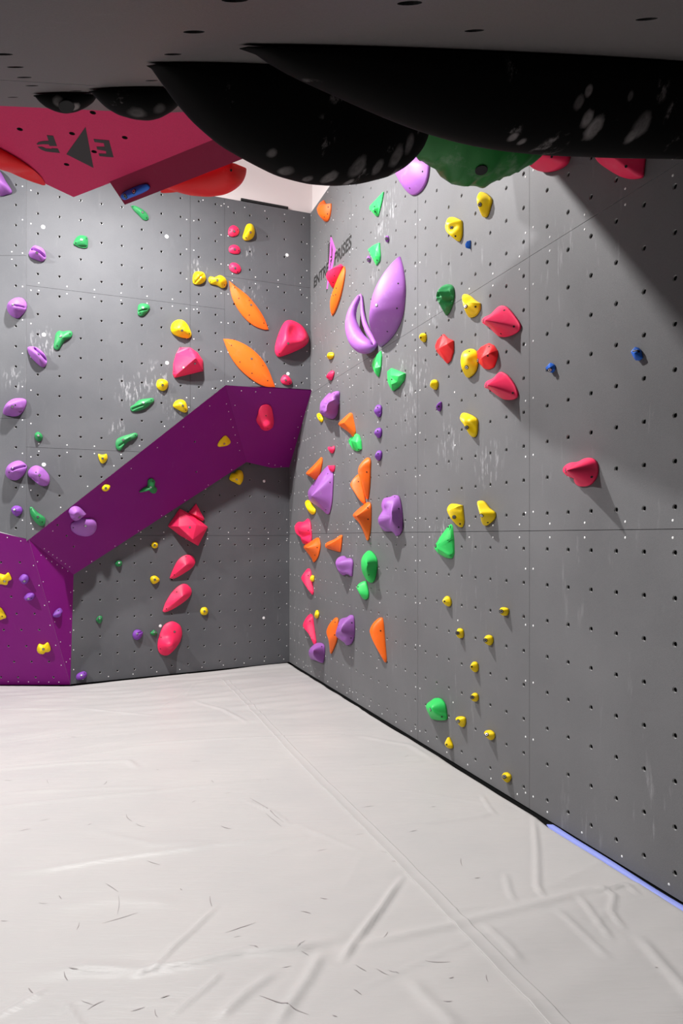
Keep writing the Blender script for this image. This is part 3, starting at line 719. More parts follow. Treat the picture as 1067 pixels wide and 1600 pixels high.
    if s == 'facet' or sharp: me.set_sharp_from_angle(angle=math.radians(32 if s != 'facet' else 24))
    M = pl.mat(cen)
    o = mesh_obj('climbing_hold', me, (COLS[col],), None, None, label, 'climbing hold', CNAME[col] + ' holds on the ' + PNAME[pk], M)
    if b:
        bv = BVHTree.FromPolygons([M @ V(v) for v in verts], fs); bolts_on(o, bv, M.inverted(), cr, parse_b(b))
    return o

def POLY(col, pk, ck, out, inner, label, b='', rim=0.012, lean=None, r=0.8, bev=0.005, edges=()):
    """faceted hold: corners of the outline plus raised inner points x,y,lift"""
    pl, cr = PL[pk], CR[ck]; pts = np.array([(cr[0]+x/cr[2], cr[1]+y/cr[2]) for x, y in pp(out)])
    ins = [tuple(map(float, q.split(','))) for q in inner.split()]
    xs = pts[:, 0]; un = (xs-xs.min())/np.ptp(xs); lift = np.full(len(pts), rim)
    if pk == 'W':
        uv0 = np.array([pl.px(*q) for q in pts]); U0, Hh = np.ptp(uv0[:, 0]), np.ptp(uv0[:, 1]); rr = ray(*pts.mean(0)); k = rr.dot(pl.u)/(-rr.dot(pl.n))
        if lean is None: lean = min(0.24, max(0.0, (U0-r*Hh)/k))
        lift = rim + lean*(1-un)
    uv = [V(pl.px(x, y, l)) for (x, y), l in zip(pts, lift)]
    iuv = []
    for x, y, l in ins:
        X, Y = cr[0]+x/cr[2], cr[1]+y/cr[2]
        if pk == 'W':                                   # rise above the slanted rim, but never out past the base outline
            u_ = min(1, max(0, (X-xs.min())/np.ptp(xs))); base = rim + lean*(1-u_); ex = l*0.45
            base_out = [(q.x, q.y) for q in uv]
            ar_ = sum(base_out[i-1][0]*base_out[i][1]-base_out[i][0]*base_out[i-1][1] for i in range(len(base_out)))
            def isin(q):
                c_ = False
                for i in range(len(base_out)):
                    (x1, y1), (x2, y2) = base_out[i-1], base_out[i]
                    if (y1 > q[1]) != (y2 > q[1]) and q[0] < (x2-x1)*(q[1]-y1)/(y2-y1)+x1: c_ = not c_
                return c_
            while ex > -0.12:
                l = max(base + ex, 0.004); q = pl.px(X, Y, l)
                if isin((q[0]+0.006, q[1])) and isin((q[0]-0.004, q[1])): break
                ex -= 0.008
        iuv.append((V(pl.px(X, Y, l)), l))
    n = len(uv); allp = uv + [q for q, _ in iuv]; lz = list(lift) + [l for _, l in iuv]
    ov, _, of, orig, *_ = delaunay_2d_cdt(allp, [(i, (i+1) % n) for i in range(n)] + [tuple(e) for e in edges], [list(range(n))], 1, 1e-7)
    zl = [lz[oi[0]] if oi else rim for oi in orig]
    cen = pl.at(sum(q.x for q in uv)/n, sum(q.y for q in uv)/n); c = V(pl.uv(cen))
    verts = [(q.x-c.x, q.y-c.y, z) for q, z in zip(ov, zl)]; k = len(verts)
    verts += [(q.x-c.x, q.y-c.y, .0022) for q in uv]; m = [next((i for i, oi in enumerate(orig) if j in oi), 0) for j in range(n)]
    fs = [list(f) for f in of] + [[m[j], m[(j+1) % n], k+(j+1) % n, k+j] for j in range(n)] + [list(range(k, k+n))]
    me = pydata('climbing_hold', verts, fs)
    bm = bmesh.new(); bm.from_mesh(me); bmesh.ops.recalc_face_normals(bm, faces=bm.faces)
    bmesh.ops.bevel(bm, geom=[e for e in bm.edges if e.is_manifold and e.calc_face_angle(0) > 0.12 and max(v.co.z for v in e.verts) > 3e-3], offset=bev, segments=2, profile=0.5, affect='EDGES')
    bm.to_mesh(me); bm.free(); me.shade_smooth(); me.set_sharp_from_angle(angle=math.radians(22))
    M = pl.mat(cen)
    o = mesh_obj('climbing_hold', me, (COLS[col],), None, None, label, 'climbing hold', CNAME[col] + ' holds on the ' + PNAME[pk], M)
    if b:
        bv = BVHTree.FromPolygons([M @ V(v) for v in verts], fs); bolts_on(o, bv, M.inverted(), cr, parse_b(b))
    return o

def LOOP(col, pk, ck, path, label, b=''):
    """a closed handle of varying thickness: path points are x,y,lift,radius"""
    pl, cr = PL[pk], CR[ck]; pts = np.array([tuple(map(float, q.split(','))) for q in path.split()])
    P3 = np.array([tuple(pl.uv(pl.hit(cr[0]+x/cr[2], cr[1]+y/cr[2], l))) + (l, r_) for x, y, l, r_ in pts])
    cc = curve(P3, [], 64); cen = pl.at(cc[:, 0].mean(), cc[:, 1].mean()); c0 = np.array(pl.uv(cen)); m = len(cc); sg = 16; verts = []
    for i in range(m):
        tg = V(cc[(i+1) % m][:3] - cc[i-1][:3]).normalized(); a = tg.cross(V((0, 0, 1))).normalized(); e = a.cross(tg)
        o = V((cc[i][0]-c0[0], cc[i][1]-c0[1], cc[i][2])); r_ = cc[i][3]
        for j in range(sg):
            th = 2*math.pi*j/sg; q = o + a*(r_*math.cos(th)) + e*(r_*math.sin(th)); q.z = max(q.z, .0022)
            verts.append(q)
    fs = [[i*sg+j, i*sg+(j+1) % sg, ((i+1) % m)*sg+(j+1) % sg, ((i+1) % m)*sg+j] for i in range(m) for j in range(sg)]
    me = pydata('climbing_hold', verts, fs); recalc(me); me.shade_smooth(); M = pl.mat(cen)
    o = mesh_obj('climbing_hold', me, (COLS[col],), None, None, label, 'climbing hold', CNAME[col] + ' holds on the ' + PNAME[pk], M)
    if b: bolts_on(o, BVHTree.FromPolygons([M @ V(v) for v in verts], fs), M.inverted(), cr, parse_b(b))
    return o

def RIDGE(col, P_0, P_1, n_out, ridge, wmax, label, name='climbing_hold', group=None, b='', rough=0.0, mat=None, cat='climbing hold', skew=0.0, nx=40):
    """a macro hanging from a slab: its lowest line is the given pixel polyline, its cross-sections are half ellipses"""
    P_0, P_1 = V(P_0), V(P_1); e = (P_1-P_0).normalized(); n = V(n_out).normalized(); n = (n - e*n.dot(e)).normalized(); side = e.cross(n)
    pts = pp(ridge) if isinstance(ridge, str) else ridge
    pn = side; rl = []
    for x, y in pts:
        r_ = ray(x, y); h_ = EYE + r_*((P_0-EYE).dot(pn)/r_.dot(pn)); rl.append(((h_-P_0).dot(e), (h_-P_0).dot(n)))
    rl = np.array(rl); d = np.r_[0, np.cumsum(np.hypot(*np.diff(rl, axis=0).T))]; tt = np.linspace(0, d[-1], nx)
    rr = np.stack([np.interp(tt, d, rl[:, k]) for k in range(2)], 1)
    for _ in range(2): rr[1:-1] = (rr[:-2]+2*rr[1:-1]+rr[2:])/4
    sg = 18; verts, fs = [], []; hm = rr[:, 1].max()
    for i, (a, h_) in enumerate(rr):
        f = i/(nx-1); wv = wmax*max(0.03, math.sin(math.pi*min(max(f, 0.0), 1.0)))**0.6; h_ = max(h_, 0.002)
        for j in range(sg+1):
            t = math.pi*j/sg; z = h_*math.sin(t)**0.8; v = P_0 + e*a + side*(wv*math.cos(t)) + n*z
            if rough and 0 < j < sg: v = v + n*(rough*noise.fractal(v*13, 0.8, 2.1, 3)) * math.sin(t)
            verts.append(v)
    k = sg+1; fs = [[i*k+j, i*k+j+1, (i+1)*k+j+1, (i+1)*k+j] for i in range(nx-1) for j in range(sg)]
    fs += [[i*k+sg, i*k, (i+1)*k, (i+1)*k+sg] for i in range(nx-1)] + [list(range(k)), [(nx-1)*k+j for j in range(k)]]
    o0 = (P_0+P_1)/2; me = pydata(name, [v-o0 for v in verts], fs); recalc(me); me.shade_smooth()
    o = mesh_obj(name, me, (mat or COLS[col],), None, None, label, cat, group, Matrix.Translation(o0))
    if b:
        bv = BVHTree.FromPolygons(verts, fs); bolts_on(o, bv, Matrix.Translation(-o0), CR['X'], parse_b(b))
    return o
def prints_on(objs, spots):
    """where hands left chalk: pixel spots turned into points on the macros"""
    res = []; trees = [BVHTree.FromPolygons([o.matrix_world @ v.co for v in o.data.vertices], [p.vertices[:] for p in o.data.polygons]) for o in objs]
    for x, y, r_, k in spots:
        hs = [h for h in (t.ray_cast(EYE, ray(x, y).normalized()) for t in trees) if h[0] is not None]
        if hs: h = min(hs, key=lambda h: h[3]); res.append((h[0], r_, k))
    return res
def gpt(x, Y):                                          # point of the overhang's underside seen in column x at depth Y
    X = (x-CX)/FPX*Y; return V((X, Y, G.o.z - (gn.x*X + gn.y*Y)/gn.z))

# --- upper back wall and the strip beyond the bend
H('v', 'F', 'C1', "38,815 55,785 90,765 125,768 145,795 143,830 120,860 95,878 65,868 45,845", .11, 'round violet hold with ball-shaped lump, uppermost on the strip left of the bend', "b72,803", bumps=[(105,832,24,.035)], groove=(92,812,140,806,.03))
H('v', 'B', 'C1', "160,515 185,478 215,480 245,500 255,540 235,562 205,555 170,540", .085, 'violet hold split by a dark slot, level with the uppermost green domed hold', "b205,515", groove=(178,488,252,528,.04))
H('v', 'B', 'C1', "152,1045 175,1036 210,1045 245,1075 260,1110 255,1140 235,1150 200,1125 165,1085", .095, 'violet slotted hold just below the green bean-shaped hold', "b215,1078", groove=(195,1045,258,1106,.045))
H('G', 'B', 'C1', "408,462 425,430 450,418 485,430 488,475 475,488 445,485 420,475", .045, 'green domed half-round hold high on the back wall', "b452,443 s420,460 s480,437", groove=(425,478,480,478,.012))
H('G', 'B', 'C1', "!727,255 745,253 775,265 810,290 826,320 815,334 795,330 770,305 745,280", .035, 'slim green curved hold directly below the maroon wedge', "b792,290 s738,259 s815,322")
H('G', 'B', 'C1', "330,948 350,953 385,948 402,960 395,985 365,1000 345,1025 330,1050 312,1055 298,1040 303,1000 310,965", .045, 'green bean-shaped hold bent like a boomerang', "b337,980 s388,966 s318,1033")
H('G', 'B', 'C1', "765,835 770,805 795,797 825,805 832,825 815,850 790,868 768,860", .045, 'small green two-lobed hold left of the yellow jug', "b795,822 s778,850", groove=(775,838,812,830,.015))
H('y', 'B', 'C4', "145,805 155,770 185,750 220,752 250,780 272,830 268,855 245,862 200,855 160,835", .09, 'wide yellow rippled jug above the big faceted pink hold', "b215,815 s262,835", rough=.010, ap=(205,800))
POLY('p', 'B', 'C4', "200,920 265,920 310,950 345,1000 347,1065 170,1108 158,1085 162,1015 178,960", "300,985,.17 185,1085,.06 335,1045,.08", 'big faceted pink hold with a sharp ridge and a black shadow', "b225,1043 b295,1020 s255,932 s188,957 s165,1070 s340,1060", edges=((9,10),(9,11),(9,1)))
H('y', 'B', 'C4', "57,1150 65,1122 95,1115 125,1130 128,1155 115,1180 90,1187 65,1172", .06, 'small round yellow hold left below the faceted pink hold', "b95,1153")
H('y', 'B', 'C6', "193,208 205,180 235,168 262,178 275,205 278,235 260,245 225,230", .07, 'yellow skull-like hold touching the upper edge of the purple volume', "b250,205 s268,233", rough=.006)
H('p', 'B', 'C4', "500,205 507,180 530,166 558,178 568,205 555,228 525,236 503,225", .035, 'small pink hold, top of the three in a column', "b537,203 s512,198 s558,195")
H('y', 'B', 'C4', "612,165 635,155 655,168 665,205 655,240 630,256 605,258 590,240 598,205", .085, 'tall yellow hold at the top beside the small pink column', "b638,210 s610,243")
H('p', 'B', 'C4', "503,310 515,292 540,287 565,298 575,322 565,340 535,342 510,332", .035, 'small pink hold, middle of the three in a column', "b540,315 s515,305 s565,322")
H('p', 'B', 'C4', "506,420 518,400 545,398 570,415 579,440 568,458 545,462 515,445", .035, 'small pink hold, bottom of the three in a column', "b543,430 s516,418 s558,455")
H('y', 'B', 'C4', "282,480 295,455 320,450 350,460 362,490 352,515 320,530 285,522", .07, 'rounded yellow hold left of the flat wavy yellow one', "b330,488 s293,503", groove=(300,512,345,470,.012))
H('y', 'B', 'C4', "378,500 388,482 415,487 450,474 480,490 492,515 483,545 462,552 430,535 390,525", .06, 'wavy yellow hold touching the tip of the upper orange blade', "b433,505 s390,515 s478,535", bumps=[(460,505,25,.02)], rough=.005)
H('o', 'B', 'C4', "!505,508 550,545 620,600 675,665 720,735 !748,808 720,808 660,785 600,735 550,665 520,595", .05, 'upper of two orange leaf-shaped blades on the back wall', "s540,552 s565,617 s630,630 b642,658 s630,720 s720,770", s='lens')
H('o', 'B', 'C4', "!470,867 540,875 620,912 690,970 745,1050 !790,1165 725,1160 650,1120 570,1050 510,965", .055, 'lower and broader of two orange leaf-shaped blades on the back wall', "s520,908 b645,990 s572,1010 s714,1032 s647,1080 s743,1125", s='lens')
H('p', 'B', 'C4', "868,752 910,758 960,790 992,840 997,880 970,915 900,950 820,978 795,960 790,915 810,840 840,775", .15, 'big pink hold with a scooped dish near the room corner', "b870,895 s815,960 s810,848 s990,865", ap=(880,860), s='lens', bumps=[(918,822,48,-.075)])
H('p', 'B', 'C4', "828,1110 845,1090 870,1097 890,1120 893,1142 870,1152 840,1145 826,1128", .05, 'small pink hold under the dished one, above the purple volume', "b855,1122 s845,1097 s880,1142")
H('v', 'F', 'C5', "17,235 30,190 70,155 115,150 143,160 140,195 115,235 85,250 50,248", .12, 'violet hold with a hooked groove, second down on the strip left of the bend', "b68,197 s85,188", bumps=[(112,212,20,.02)], groove=(95,215,138,188,.035))
H('G', 'B', 'C5', "193,350 212,337 233,352 236,372 218,390 198,378", .05, 'tiny green hold between the violet holds near the bend', "b213,358")
H('G', 'B', 'C5', "724,200 745,185 775,160 815,152 850,150 855,168 835,185 810,205 770,220 735,223", .045, 'long green sausage-like hold, upper one of the slanting pair', "b797,175 s840,160", groove=(740,208,790,190,.012))
H('G', 'B', 'C5', "642,405 650,378 680,362 720,350 750,342 765,352 755,370 715,390 690,415 670,440 650,432", .045, 'long green club-shaped hold, lower one of the slanting pair', "b685,382 s752,356", groove=(668,412,720,378,.012))
H('y', 'B', 'C5', "545,462 570,465 592,460 597,485 585,505 570,513 555,500", .04, 'tiny yellow hold on grey below the slanting green pair', "b570,485")
H('v', 'F', 'C5', "30,570 40,530 70,505 110,497 143,520 145,545 125,580 90,605 50,598", .12, 'round violet hold with a curled lump left beside the bend', "b70,540 s50,562", bumps=[(102,562,22,.03)], groove=(75,548,130,518,.035))
H('v', 'B', 'C5', "155,560 175,533 205,524 240,540 270,575 276,610 262,635 225,635 185,605 160,585", .12, 'oval violet hold right beside the bend, casting a long dark shadow', "b220,578 s200,562", groove=(165,588,205,612,.03), bumps=[(240,575,22,-.015)])
H('V', 'F', 'C5', "62,765 85,747 115,755 122,780 105,800 90,806 70,790", .06, 'small deep violet hold, lowest on the strip left of the bend', "b80,770")
H('G', 'B', 'C5', "!165,757 178,755 210,785 245,810 253,830 245,855 220,858 190,830 170,795", .05, 'green pointed hold at the corner just above the purple volume', "b210,810 s175,765 s235,838")
# --- purple volume
H('y', 'S', 'C5', "567,650 585,632 611,636 608,655 590,668 572,664", .04, 'tiny yellow hold on the slanting purple face near its upper edge', "b588,650")
H('G', 'S', 'C5', "775,672 800,650 820,640 825,605 845,597 862,612 860,635 873,655 865,677 845,678 820,660 800,670", .05, 'dark green three-armed hold on the slanting purple face', "b838,645 s850,612", rough=.006)
H('v', 'S', 'D', "150,760 160,640 330,560 350,540 460,540 600,540 670,610 670,720 620,820 540,880 420,905 290,880 190,820", .035, 'violet disc hold with a raised flat step, lower of the touching pair', "b447,690 s193,727", s='plate', bumps=[(510,700,230,.035)])
H('v', 'S', 'D', "105,410 140,340 220,292 310,300 380,350 !462,440 370,520 300,575 220,580 150,530 125,460", .085, 'violet rounded teardrop hold, upper of the touching pair', "b322,510", ap=(250,440), s='lens')
H('y', 'S', 'C6', "458,440 470,415 500,385 520,395 535,422 520,440 490,448 465,450", .035, 'yellow wedge hold in the upper part of the slanting purple face', "b497,432")
H('y', 'L', 'C6', "528,635 540,610 560,605 575,588 600,593 611,620 608,650 590,676 560,662 535,650", .07, 'heart-shaped yellow hold tucked under the purple volume', "b571,645", s='lens')
H('p', 'P', 'C6', "705,230 720,208 750,200 775,212 785,245 792,300 785,335 755,354 725,350 705,325 688,295 695,265", .05, 'pink bell-shaped hold with a rounded lip on the dark purple end face', "s745,265 s755,342", bumps=[(752,318,34,.045)])
H('y', 'A', 'C7', "-15,345 25,350 45,338 62,370 60,378 45,385 38,405 10,402 -15,395", .04, 'frilly yellow hold at the frame edge, topmost on the low purple face', "b25,385", rough=.008)
H('V', 'A', 'C7', "105,370 125,348 150,355 158,380 145,398 130,400 115,385", .06, 'small violet knob, upper of two on the low purple face', "b135,385")
H('V', 'A', 'C7', "133,475 150,455 180,453 190,470 175,490 145,492", .06, 'small violet knob, lower of two on the low purple face', "b158,482 s175,480")
H('y', 'A', 'C7', "-15,530 5,535 20,555 33,585 20,593 -15,598", .04, 'yellow hold cut by the frame edge, middle of the low purple face', "s12,580", rough=.006)
H('y', 'A', 'C7', "205,765 215,735 240,740 265,727 280,765 270,778 255,778 240,790 215,785", .045, 'star-like yellow hold near the foot of the low purple face', "b240,762", rough=.010)
H('V', 'T', 'C7', "297,572 315,545 335,533 347,548 335,560 330,583 305,585", .05, 'violet hook-shaped hold on the narrow magenta-lit purple face', "s325,548")
# --- lower back wall
POLY('p', 'L', 'C6', "285,843 330,788 380,880 370,893", "331,860,.07", 'small pink triangular wedge tucked behind the big pink block', rim=.02)
POLY('p', 'L', 'C6', "233,817 330,870 400,928 342,1040 230,975 163,922", "310,1003,.16 225,925,.12 330,915,.13", 'big pink tilted block under the purple volume', "b292,930", rim=.02, edges=((6,7),(6,3),(6,2)))
H('y', 'L', 'C6', "63,1035 70,1020 84,1015 98,1022 103,1037 97,1050 83,1055 69,1049", .04, 'tiny round yellow hold in the shade under the purple slope', "b83,1035")
H('G', 'L', 'C7', "641,285 655,270 675,275 678,292 662,303 645,300", .045, 'tiny dark green hold in the shade under the purple slope', "b663,283")
H('p', 'L', 'C8', "!250,318 265,275 300,210 345,180 385,188 400,220 385,252 340,285 280,318", .085, 'smaller pink teardrop hold, upper of the two', "s275,298 s345,190", ap=(345,240), s='facet')
H('y', 'L', 'C8', "133,328 140,308 165,304 188,325 178,342 150,352", .045, 'small yellow hold left of the pink teardrops', "b160,327")
H('p', 'L', 'C8', "!208,515 225,465 265,400 310,360 345,353 375,380 375,415 345,450 280,495 225,520", .09, 'longer pink teardrop hold, lower of the two', "s290,400 s228,500", ap=(325,425), s='facet')
H('y', 'L', 'C8', "431,515 440,495 465,492 477,515 465,536 440,535", .045, 'small yellow hold alone to the right of the pink egg', "b455,515")
H('p', 'L', 'C8', "245,580 275,577 310,600 322,645 310,695 275,745 235,777 195,770 178,735 180,690 195,640 215,600", .06, 'large pink egg-shaped hold with a bulge near the floor', "b277,637 s197,670 s192,738", bumps=[(237,712,34,.09)], s='lens')
H('V', 'L', 'C8', "28,655 40,630 65,625 88,640 82,665 60,685 38,680", .06, 'small violet round hold left of the pink egg', "b55,650", groove=(60,645,86,640,.012))
H('G', 'L', 'C8', "!132,645 !155,625 !175,643 165,656 145,658", .05, 'tiny green pyramid hold touching the pink egg', "b157,640", s='facet')
H('G', 'L', 'C7', "534,600 550,578 568,582 566,605 553,620", .045, 'tiny dark green hold alone near the purple corner edge', "b552,592", s='facet')
H('V', 'L', 'C7', "423,915 435,898 465,886 482,895 480,915 460,930 430,933", .06, 'violet oval hold at the floor beside the purple volume', "b452,908 s468,895")
H('v', 'F', 'C1', "-14,60 5,70 30,115 62,165 60,182 40,188 -14,188", .12, 'violet fin-shaped hold cut by the frame edge, near the crimson volume', s='lens')

# --- right wall
H('o', 'W', 'R1', "!132,405 155,360 !188,335 205,365 !248,362 245,420 230,490 205,514 175,490 145,450", .09, 'orange shield-like hold at the top by the white wall', "s228,392 s222,450 s195,475", s='lens')
POLY('g', 'W', 'R1', "685,262 670,350 640,468 625,470 590,432 568,410 572,380 630,320", "652,395,.14 600,415,.12", 'bright green dart-shaped hold, topmost of the green ones', "s613,388 s618,432", edges=((8,0),(8,9)))
POLY('g', 'W', 'R1', "555,745 600,710 650,688 658,800 655,840 625,880 600,830", "625,745,.12 620,800,.11", 'green wedge hold with a pale top just above the big violet leaf', "s570,760 s635,835 s618,850")
H('v', 'W', 'R1', "700,655 715,630 728,640 725,670 713,685", .05, 'tiny pale violet hold above the tip of the big violet leaf', "b713,655")
H('v', 'W', 'R1', "548,828 560,797 577,815 575,838 560,850", .04, 'tiny pink-violet crimp touching the green wedge', "b561,828", rough=.008)
H('p', 'W', 'R1', "210,960 235,920 !330,868 !345,885 310,980 270,1060 255,1058 235,1020 215,990", .10, 'pink wedge covering part of the printed dart emblem', "s280,965 s268,1020", s='lens')
H('o', 'W', 'R2', "!325,78 331,120 318,210 290,320 255,415 !233,452 222,400 222,340 240,270 280,165", .06, 'slim orange leaf beside the pink wedge under the printed name', "s268,243 s262,293 s245,300 s237,440", s='lens', r=.45)
LOOP('v', 'W', 'R2', "452,296,.02,.014 420,345,.06,.026 392,410,.09,.036 380,480,.11,.048 390,550,.12,.062 420,625,.11,.072 468,675,.09,.070 520,690,.06,.050 560,682,.025,.022 548,640,.022,.020 512,575,.022,.022 484,510,.022,.022 468,430,.022,.018 462,350,.018,.014", 'violet crescent-shaped hold with a deep open pocket', "s540,668")
H('v', 'W', 'R2', "!745,3 770,100 785,220 782,330 765,450 720,560 660,640 !600,690 603,660 614,580 626,480 634,420 641,340 656,230 682,120 710,40", .205, 'very large violet leaf-shaped hold, the biggest on this wall', "s708,28 s737,208 b572,373 s728,397 s655,572", ap=(530,395), s='dome', lean=.004, press=False)
H('y', 'W', 'R2', "198,755 210,732 240,732 246,755 232,775 215,783 200,770", .06, 'small yellow hold high by the corner, beside the big violet crescent')
H('p', 'W', 'R2', "192,915 210,885 235,868 248,880 240,915 225,942 205,932", .06, 'small pink hold by the corner, above the pale violet hold')
POLY('g', 'W', 'R2', "600,718 607,760 603,840 585,918 560,890 535,830 545,790 575,745", "575,790,.03 588,830,.09 558,850,.09", 'green triangular hold with a pocket right under the big violet leaf', "s570,895")
POLY('g', 'W', 'R2', "680,850 720,865 780,890 770,940 735,985 690,1022 670,990 655,950 652,875", "675,905,.12 740,910,.12 730,955,.12 685,975,.12", 'bright green faceted bowl hold with chalk marks around it', "s688,935", rim=.02)
H('v', 'W', 'R3', "338,170 350,130 405,70 420,75 440,60 470,53 482,65 478,130 465,220 440,262 400,260 360,240 340,215", .16, 'pale violet hold with a diagonal crease and shaded flank, near the corner', "s350,207 s448,75", groove=(415,80,362,228,.03), ap=(390,200))
H('y', 'W', 'R3', "314,235 330,220 350,240 360,270 350,290 330,275", .05, 'yellow hold tucked under the creased violet hold', "s338,255")
H('o', 'W', 'R3', "!478,300 500,275 555,225 575,222 585,270 603,360 590,400 560,370 520,340 485,315", .11, 'salmon-orange horned hold just above a green one', ap=(520,295), s='facet')
POLY('g', 'W', 'R3', "552,430 565,410 610,375 630,385 645,430 650,495 620,512 590,500 560,455", "572,428,.13 612,440,.10 628,492,.06", 'green angular hold hanging under the salmon-orange horn', "s560,432 s632,495")
for i, (o_, l_) in enumerate([("750,195 765,165 785,157 800,175 798,225 782,250 760,230 750,210", 'top'), ("750,370 765,340 790,332 801,350 798,385 782,410 760,390", 'middle'), ("755,545 770,512 790,503 802,520 798,555 782,580 762,565", 'bottom')]):
    H('V', 'W', 'R3', o_, .06, 'small deep violet hold, %s of three in a vertical line' % l_, "s%d,%d" % [(775,178), (775,355), (778,527)][i], r=.7, groove=(768,215,790,185,.012) if i == 0 else None)
H('p', 'W', 'R3', "398,490 405,475 430,480 443,470 447,495 435,520 420,522", .05, 'tiny pink hold above the tip of the tall pale violet macro')
H('o', 'W', 'R3', "!345,555 352,565 350,610 330,690 305,728 270,705 235,685 240,665 290,615", .11, 'orange horned hold just left of the tall pale violet macro', ap=(255,682), s='facet')
H('p', 'W', 'R3', "!398,618 !448,617 445,650 432,668 410,650", .05, 'small pink hold peeking out behind the tall violet macro tip')
H('v', 'W', 'R3', "400,618 420,640 435,690 432,800 425,900 408,975 390,985 350,950 300,915 265,890 248,850 250,810 290,750 350,670", .2, 'tall pale violet macro with a blunt nose and long shadow', "s415,745 s383,953 s398,680", ap=(275,850), s='spike', r=.6)
H('y', 'W', 'R3', "225,900 240,880 262,888 275,920 300,945 300,975 280,990 255,970 235,935", .07, 'yellow curved hold under the nose of the tall violet macro')
H('o', 'W', 'R3', "695,558 717,580 717,650 712,760 700,860 690,870 678,840 655,750 630,680 630,640 650,600", .10, 'tall orange blade, right one of a leaning pair', "s693,667", s='lens', r=.5)
H('o', 'W', 'R3', "625,686 640,700 655,770 678,890 670,908 640,880 600,820 570,770 575,745 595,715", .10, 'shorter orange blade, left one of a leaning pair', "s630,740", s='lens', r=.5)
H('o', 'W', 'R3', "695,897 718,910 722,980 718,1080 705,1170 693,1185 680,1150 640,1060 595,1010 592,985 650,930", .14, 'orange beak-like hold below the leaning pair of blades', "s700,937 s703,1025", ap=(615,1000), s='spike', r=.5)
H('v', 'W', 'R3', "905,842 935,860 955,960 958,1080 945,1130 915,1152 890,1120 830,1115 790,1070 780,1020 810,960 803,920 820,870 870,855", .11, 'violet bulbous hold with two balls and a finger hole', "s905,855 s935,945 s935,1085", ap=(885,1000), bumps=[(838,1035,62,.07), (850,900,40,.04), (905,918,20,-.07)], r=.55)
H('p', 'W', 'R3', "245,1020 262,1050 270,1120 272,1180 262,1212 215,1212 195,1180 190,1160 160,1135 148,1100 150,1070 175,1045 215,1045", .11, 'pink double-lobed hold by the corner, above an orange horn', "s250,1110 s240,1200", bumps=[(195,1090,38,.03), (230,1185,32,.035)], groove=(195,1150,262,1130,.03), r=.5)
H('o', 'W', 'R4', "320,97 335,130 338,170 320,240 290,283 275,255 235,200 215,175 220,155 270,125", .12, 'orange horn-shaped hold touching the pink double-lobed hold', "s318,172 s300,230", ap=(240,175), s='spike', r=.55)
H('o', 'W', 'R4', "498,77 502,110 492,195 480,205 430,190 385,175 377,155 390,135 450,108", .13, 'small orange snout-like hold pointing toward the corner', ap=(395,155), s='spike', r=.8)
H('v', 'W', 'R4', "457,290 475,250 515,235 535,252 570,255 585,285 582,340 575,390 540,365 525,380 505,380 475,345", .13, 'violet twin-ball hold with chalk under the orange snout', bumps=[(492,290,36,.03), (545,290,34,.05)], groove=(520,250,515,365,.035), r=.6)
H('p', 'W', 'R4', "245,332 262,350 272,420 !285,510 280,530 255,500 215,440 197,405 210,375", .09, 'flat pink blade, upper of two near the corner', "s250,385", s='lens', r=.45)
H('y', 'W', 'R4', "263,408 275,383 290,388 290,425 275,430", .05, 'tiny yellow hold touching the upper pink blade')
H('g', 'W', 'R4', "710,195 745,225 767,275 762,350 745,420 722,438 690,415 660,360 650,300 655,255 675,220", .13, 'large smooth green egg-like hold', "s708,380", r=.5, ap=(700,300))
H('g', 'W', 'R4', "672,427 685,440 702,510 700,550 680,567 655,550 630,505 617,475 635,445", .10, 'smaller green hold just under the green egg', "s627,470", r=.6)
H('y', 'W', 'R4', "297,690 305,655 318,647 328,670 325,695 313,710 300,700", .05, 'tiny yellow hold above the lower pink blade')
H('p', 'W', 'R4', "262,677 278,695 285,760 !305,880 303,912 290,905 255,830 215,780 210,755 230,710", .09, 'flat pink blade, lower of two, ending on a violet ball', "s263,730", s='lens', r=.45)
H('o', 'W', 'R4', "457,703 473,725 472,800 460,880 425,968 415,965 405,880 390,830 390,795 415,745", .07, 'orange curved blade left beside a violet hold near the floor', "s453,738 s450,835", s='lens', r=.4)
H('v', 'W', 'R4', "570,683 590,700 597,790 590,860 570,900 540,913 520,890 475,860 458,830 475,760 495,715 540,700", .14, 'violet rounded shell hold right beside an orange blade', "s580,742 s480,762 s575,858", ap=(500,800), r=.6, groove=(500,850,575,815,.025))
H('o', 'W', 'R4', "795,703 810,730 820,840 !837,1020 832,1043 810,1010 745,890 718,820 720,785 750,735", .10, 'orange fang-shaped blade standing alone, lowest orange hold', "s798,803", s='lens', r=.5)
H('v', 'W', 'R4', "318,895 350,897 368,920 370,980 360,1040 345,1045 310,1030 270,1015 253,975 262,940 290,910", .15, 'violet ball-nosed hold lowest near the corner', "s352,923 s258,970", ap=(290,960), r=.6)
H('y', 'W', 'R5', "575,248 600,242 640,265 665,300 655,345 630,420 605,433 585,400 565,345 557,290", .08, 'yellow grooved hold, topmost, directly under the green macro', "b580,338", s='lens', groove=(600,262,612,410,.008))
H('y', 'W', 'R5', "322,480 340,440 380,432 430,455 440,475 440,560 425,608 410,615 370,585 330,545 318,510", .08, 'large yellow hold with a deep bolt hole, up left of the blue chip', "b367,513 s395,577", s='lens', bumps=[(365,512,25,-.02)])
POLY('b', 'W', 'R5', "467,640 480,615 508,607 507,645 490,672 472,665", "482,638,.06", 'tiny blue faceted chip just under the large yellow hold', rim=.006, lean=.03, bev=.002)
